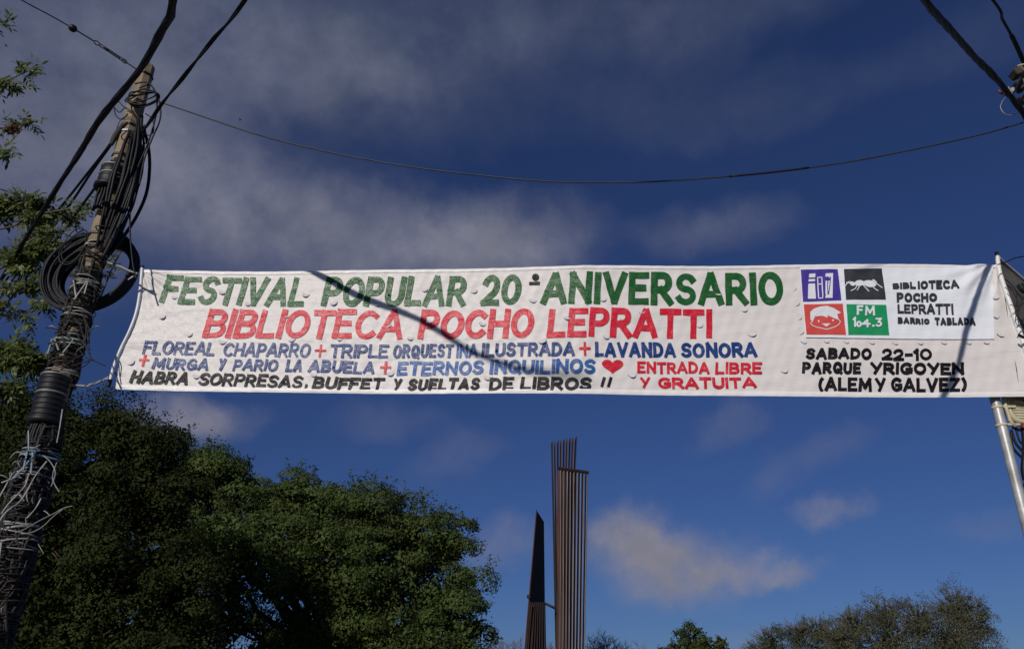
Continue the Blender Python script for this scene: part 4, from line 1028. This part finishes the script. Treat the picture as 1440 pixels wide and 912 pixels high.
big = L([(245, 690, 46, 34), (300, 672, 34, 35), (420, 722, 46, 34.5), (520, 735, 44, 34), (575, 745, 30, 34.5), (268, 694, 52, 35), (325, 692, 50, 36), (385, 716, 52, 36), (440, 735, 52, 35.5), (500, 752, 50, 36), (548, 746, 48, 35), (590, 785, 50, 34.5), (628, 768, 38, 35), (648, 818, 30, 34.5),
         (612, 850, 52, 34), (650, 885, 36, 34), (540, 820, 68, 33.5), (470, 815, 72, 33), (400, 800, 72, 33), (330, 770, 72, 33.5), (270, 780, 70, 34), (300, 870, 66, 34), (430, 885, 50, 34), (520, 905, 60, 33.5), (590, 915, 60, 33.5), (455, 960, 60, 34), (500, 880, 46, 34.6), (545, 905, 50, 34.8), (470, 905, 44, 35), (385, 905, 36, 35), (350, 960, 70, 34.5), (650, 950, 50, 34.5)])
bx = at(470, 900, 36).x
tree('leafy_tree', (bx, 36.5), (bx + .2, 36.5, 3.2), big, 'leaf_big', 'broad dark green tree left of the steel monument', 8., .74, 700, .135, .5, .1, .42, inner=2.6)
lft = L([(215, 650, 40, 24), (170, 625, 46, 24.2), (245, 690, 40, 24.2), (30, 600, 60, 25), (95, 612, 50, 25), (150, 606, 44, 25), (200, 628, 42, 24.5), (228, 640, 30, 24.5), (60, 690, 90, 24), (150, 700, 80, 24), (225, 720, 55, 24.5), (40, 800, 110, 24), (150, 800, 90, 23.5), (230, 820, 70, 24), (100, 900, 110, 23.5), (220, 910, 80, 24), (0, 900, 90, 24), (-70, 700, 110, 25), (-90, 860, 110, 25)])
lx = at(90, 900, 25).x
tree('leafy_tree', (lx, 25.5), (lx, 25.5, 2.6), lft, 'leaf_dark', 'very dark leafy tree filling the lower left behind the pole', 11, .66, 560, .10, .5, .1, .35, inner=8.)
# far trees along the bottom
brn = L([(1200, 880, 22, 62), (1245, 868, 26, 62), (1290, 878, 30, 62), (1345, 860, 30, 62), (1370, 885, 28, 62), (1330, 900, 40, 61), (1250, 905, 40, 61), (1190, 915, 34, 61), (1375, 930, 30, 62), (1290, 950, 50, 62)])
tree('brown_tree', (at(1290, 900, 62).x, 62.5), (at(1290, 900, 62).x, 62.5, 2.6), brn, 'leaf_brown', 'brownish thin-leaved tree at the bottom right', 11, .75, 260, .13, .4, .1, .3, lo=-.5, twigs=420, inner=1.1)
gry = L([(1085, 905, 22, 66), (1120, 895, 20, 66), (1150, 890, 20, 66), (1180, 900, 24, 66), (1140, 925, 34, 66), (1080, 930, 30, 66)])
tree('feathery_tree', (at(1130, 900, 66).x, 66.5), (at(1130, 900, 66).x, 66.5, 2.), gry, 'leaf_olive', 'feathery grey green tree between the round bush and the brown tree', 13, .6, 240, .12, .35, .1, .22, lo=-.3, twigs=300, inner=1.2)
bsh = L([(980, 915, 28, 50), (955, 922, 24, 50), (1005, 922, 22, 50), (980, 950, 34, 50)])
tree('round_tree', (at(980, 900, 50).x, 50.5), (at(980, 900, 50).x, 50.5, 1.4), bsh, 'leaf_bush', 'small round green treetop at the bottom edge beside the monument', 26, .36, 130, .15, .5, .1, .2, inner=2.)
# bare twiggy trees round the foot of the monument
def bare(px_, py_, Y_, lab, spread, seed, top):
    random.seed(seed); b = at(px_, 905, Y_); t = thing('bare_tree', (b.x, Y_, -.12), lab, 'tree', 'bare trees round the foot of the monument')
    H = at(px_, top, Y_).z
    mesh('trunk', *tube(spline([(b.x, Y_, -.12), (b.x + .1, Y_, H * .25), (b.x, Y_, H * .45)], 4), np.linspace(.16, .1, 9), 8), 'bark', t)
    g = Geo()
    def grow(p, d, Ln, r, lev):
        q = p + d * Ln; mid = (p + q) / 2 + Vector((random.uniform(-1, 1), random.uniform(-1, 1), 0)) * Ln * .08
        g.add(*tube([tuple(p), tuple(mid), tuple(q)], [r, r * .85, r * .7], 4))
        if lev == 0: return
        for k in range(3 if lev > 1 else 4):
            dd = (d + Vector((random.gauss(0, .5) * spread, random.gauss(0, .5), random.gauss(.10, .28)))).normalized()
            grow(p + d * Ln * random.uniform(.6, 1.), dd, Ln * random.uniform(.6, .85), r * .62, lev - 1)
    for k in range(5):
        dd = Vector((random.uniform(-1, 1) * spread, random.uniform(-.7, .7), 1.1)).normalized(); grow(Vector((b.x, Y_, H * .42)), dd, H * .21, .07, 4)
    tag(g.build('twigs', 'bare_twig', t), kind='stuff')
bare(725, 905, 68, 'bare pinkish twigs of a tree left of the pointed blade', 1.1, 3, 886)
bare(775, 905, 70, 'bare pinkish twigs of a tree seen between blade and tower', .8, 5, 888)
bare(850, 905, 68, 'bare pinkish twigs of a tree right of the slatted tower', 1.2, 9, 882)
bare(895, 905, 72, 'bare pinkish twigs of a low tree beside the round treetop', 1.1, 11, 892)
random.seed(21)

# near tree on the left, mostly outside the frame: leafy twigs hang into view
NL = thing('leafy_tree', (-10.9, 9.4, -.12), 'near tree whose fresh green sprays hang in from the left edge', 'tree')
mesh('trunk', *tube(spline([(-10.9, 9.4, -.12), (-10.7, 9.4, 2.5), (-11., 9.5, 4.6)], 6), np.linspace(.22, .15, 13), 12), 'bark', NL)
for q in ((-8.2, 8.8, 6.6), (-8.6, 8.7, 9.0), (-12.4, 9.9, 8.2), (-11, 10.6, 8.6), (-8.1, 9., 5.4)):
    mesh('limb', *limb((-11, 9.5, 4.5), q, .11, .03, .5), 'bark', NL)
twg = Geo(); LC = []; LN = []; LA = []; LS = []
def spray(p, d, n, Ls):
    """compound leaves along a twig end"""
    for k in range(n):
        f = (k + .5) / n; o = p + d * f
        a = Vector((random.gauss(0, 1), random.gauss(0, .8), random.gauss(-.25, .6))).normalized()
        stem = random.uniform(1.4, 2.2) * Ls
        for j in range(7):
            g_ = (j // 2 + 1) / 4; side = (1 if j % 2 else -1); perp = a.cross(Vector((random.gauss(0, .3), -1, random.gauss(.3, .3)))).normalized()
            dirn = (a * .7 + perp * side * .9 + Vector((0, 0, -.25))).normalized() if j < 6 else a
            c = o + a * stem * g_; LC.append(tuple(c + dirn * Ls * .5)); LA.append(tuple(dirn))
            nn = Vector((random.gauss(-.1, .5), random.gauss(-.5, .5), random.gauss(.6, .5))); LN.append(tuple(nn)); LS.append(Ls * random.uniform(.75, 1.2))
        twg.add(*tube([tuple(o), tuple(o + a * stem)], .0022, 4))
# twig paths in the picture, with their depth and how leafy they are
TW = [([(-50, 40), (-10, 32), (12, 30)], 5.6, 7, .05), ([(-60, 140), (-10, 122), (26, 106), (50, 92)], 5.6, 12, .05), ([(-30, 120), (0, 118), (30, 118)], 5.6, 11, .05),
      ([(-60, 182), (-5, 181), (30, 176), (52, 170)], 5.6, 11, .05), ([(-40, 214), (0, 212), (22, 208)], 5.6, 8, .05),
      ([(-50, 300), (0, 290), (30, 283), (55, 280)], 6.1, 22, .055), ([(-50, 330), (10, 320), (40, 308), (55, 300), (62, 290)], 6.1, 18, .055), ([(-40, 290), (-10, 292), (15, 300)], 6.1, 14, .055),
      ([(-60, 400), (0, 378), (40, 350), (80, 310), (112, 298)], 6.4, 24, .055), ([(30, 330), (60, 345), (75, 340)], 6.3, 18, .055), ([(-50, 350), (0, 355), (20, 365), (38, 375)], 6.3, 22, .055),
      ([(20, 370), (50, 360), (70, 352)], 6.3, 14, .055), ([(-60, 402), (0, 404), (40, 402), (62, 398)], 6.4, 22, .05), ([(30, 402), (60, 420), (70, 430)], 6.4, 9, .05), ([(-40, 420), (0, 423), (30, 440), (38, 455)], 6.2, 9, .05),
      ([(-40, 430), (-10, 432), (8, 436)], 6.1, 8, .05), ([(-60, 480), (-10, 490), (25, 500), (55, 512)], 6.6, 34, .055), ([(-40, 530), (0, 520), (30, 510), (60, 500)], 6.6, 26, .055), ([(-50, 560), (0, 550), (25, 545)], 6.7, 24, .055), ([(-30, 510), (10, 495), (30, 485)], 6.6, 20, .055),
      ([(60, 400), (80, 390), (95, 380), (120, 376)], 8.6, 14, .06), ([(110, 450), (128, 400), (150, 372), (165, 352)], 8.6, 18, .06), ([(100, 420), (112, 405), (118, 430)], 8.6, 12, .06), ([(60, 300), (90, 295), (115, 288), (125, 285)], 8.3, 16, .06), ([(140, 420), (160, 372), (176, 345)], 8.7, 9, .06), ([(40, 340), (70, 325), (95, 330)], 8.3, 16, .06)]
for pl, Yd, n_, ls_ in TW:
    if Yd < 8: ls_ *= 8.7 / Yd * 1.22; Yd = 8.7 + (Yd - 5.6) * .3; n_ = int(n_ * (3.2 if n_ >= 14 else 2.))
    pts = [Vector(at(a, b, Yd + random.uniform(-.05, .05))) for a, b in pl]
    P = spline([tuple(p) for p in pts], 5); twg.add(*tube(P, np.linspace(.015, .005, len(P)), 5))
    m0_ = len(P) // 2
    for k in range(n_):
        i = random.randint(m0_ - 2 if len(pl) > 3 else 3, len(P) - 2); p = Vector(P[i]); spray(p, (Vector(P[min(i + 2, len(P) - 1)]) - p) * .5 + Vector((random.uniform(-.09, .09), random.uniform(-.1, .1), random.uniform(-.09, .09))), 1, ls_)
# a thicker crown outside the frame
for k in range(900):
    c = Vector((random.gauss(-11.3, 1.), random.gauss(9.6, 1.0), random.gauss(8.0, 1.2)))
    if c.x > -.86 * c.y: c.x = -.86 * c.y - random.uniform(0, 1.5)
    spray(c, Vector((.1, 0, 0)), 1, .07)
tag(twg.build('twigs', 'twig', NL), kind='stuff')
LC, LN, LA, LS = map(np.array, (LC, LN, LA, LS))
Bq = np.cross(LN, LA); Bq /= np.linalg.norm(Bq, axis=1)[:, None] + 1e-9; Nq = np.cross(LA, Bq); S_ = LS[:, None]
V = np.stack([LC - LA * S_ * .5, LC - LA * S_ * .1 + Bq * S_ * .19 + Nq * S_ * .05, LC + LA * S_ * .28 + Bq * S_ * .13 + Nq * S_ * .03, LC + LA * S_ * .6 - Nq * S_ * .08, LC + LA * S_ * .28 - Bq * S_ * .13 + Nq * S_ * .03, LC - LA * S_ * .1 - Bq * S_ * .19 + Nq * S_ * .05], 1).reshape(-1, 3)
mesh('crown', V, np.arange(len(V)).reshape(-1, 6), 'leaf_near', NL, smooth=False)
# withered clump on one twig
C = np.array([tuple(at(19, 181, 8.6))] * 60) + rng.normal(size=(60, 3)) * .035 * np.array([1.4, 1, 1]); leaves('withered_leaves', C, unit(60), np.full(60, .075), 'brown_leaf', NL, .5)

# birds
def bird(px_, py_, Yd, s, lab):
    c = np.array(at(px_, py_, Yd)); g = Geo()
    g.add(*tube([tuple(c + np.array([-1, 0, -.3]) * s), tuple(c + np.array([-.4, 0, 0]) * s), tuple(c + np.array([.4, 0, .1]) * s), tuple(c + np.array([.9, 0, .25]) * s)], [.05 * s, .24 * s, .22 * s, .05 * s], 8))
    for q in (-1, 1): g.add([c + np.array([.35, q * .15, .1]) * s, c + np.array([-.35, q * .15, .05]) * s, c + np.array([-.5, q * 1.3, .75]) * s, c + np.array([.1, q * 1.0, .6]) * s], [(0, 1, 2, 3)])
    tag(g.build('bird', 'bird_grey'), lab, 'bird')
bird(338, 169, 30, .075, 'tiny dark bird in the sky above the sagging wire')
bird(9, 65, 30, .085, 'tiny dark bird near the left edge above the leafy twigs')
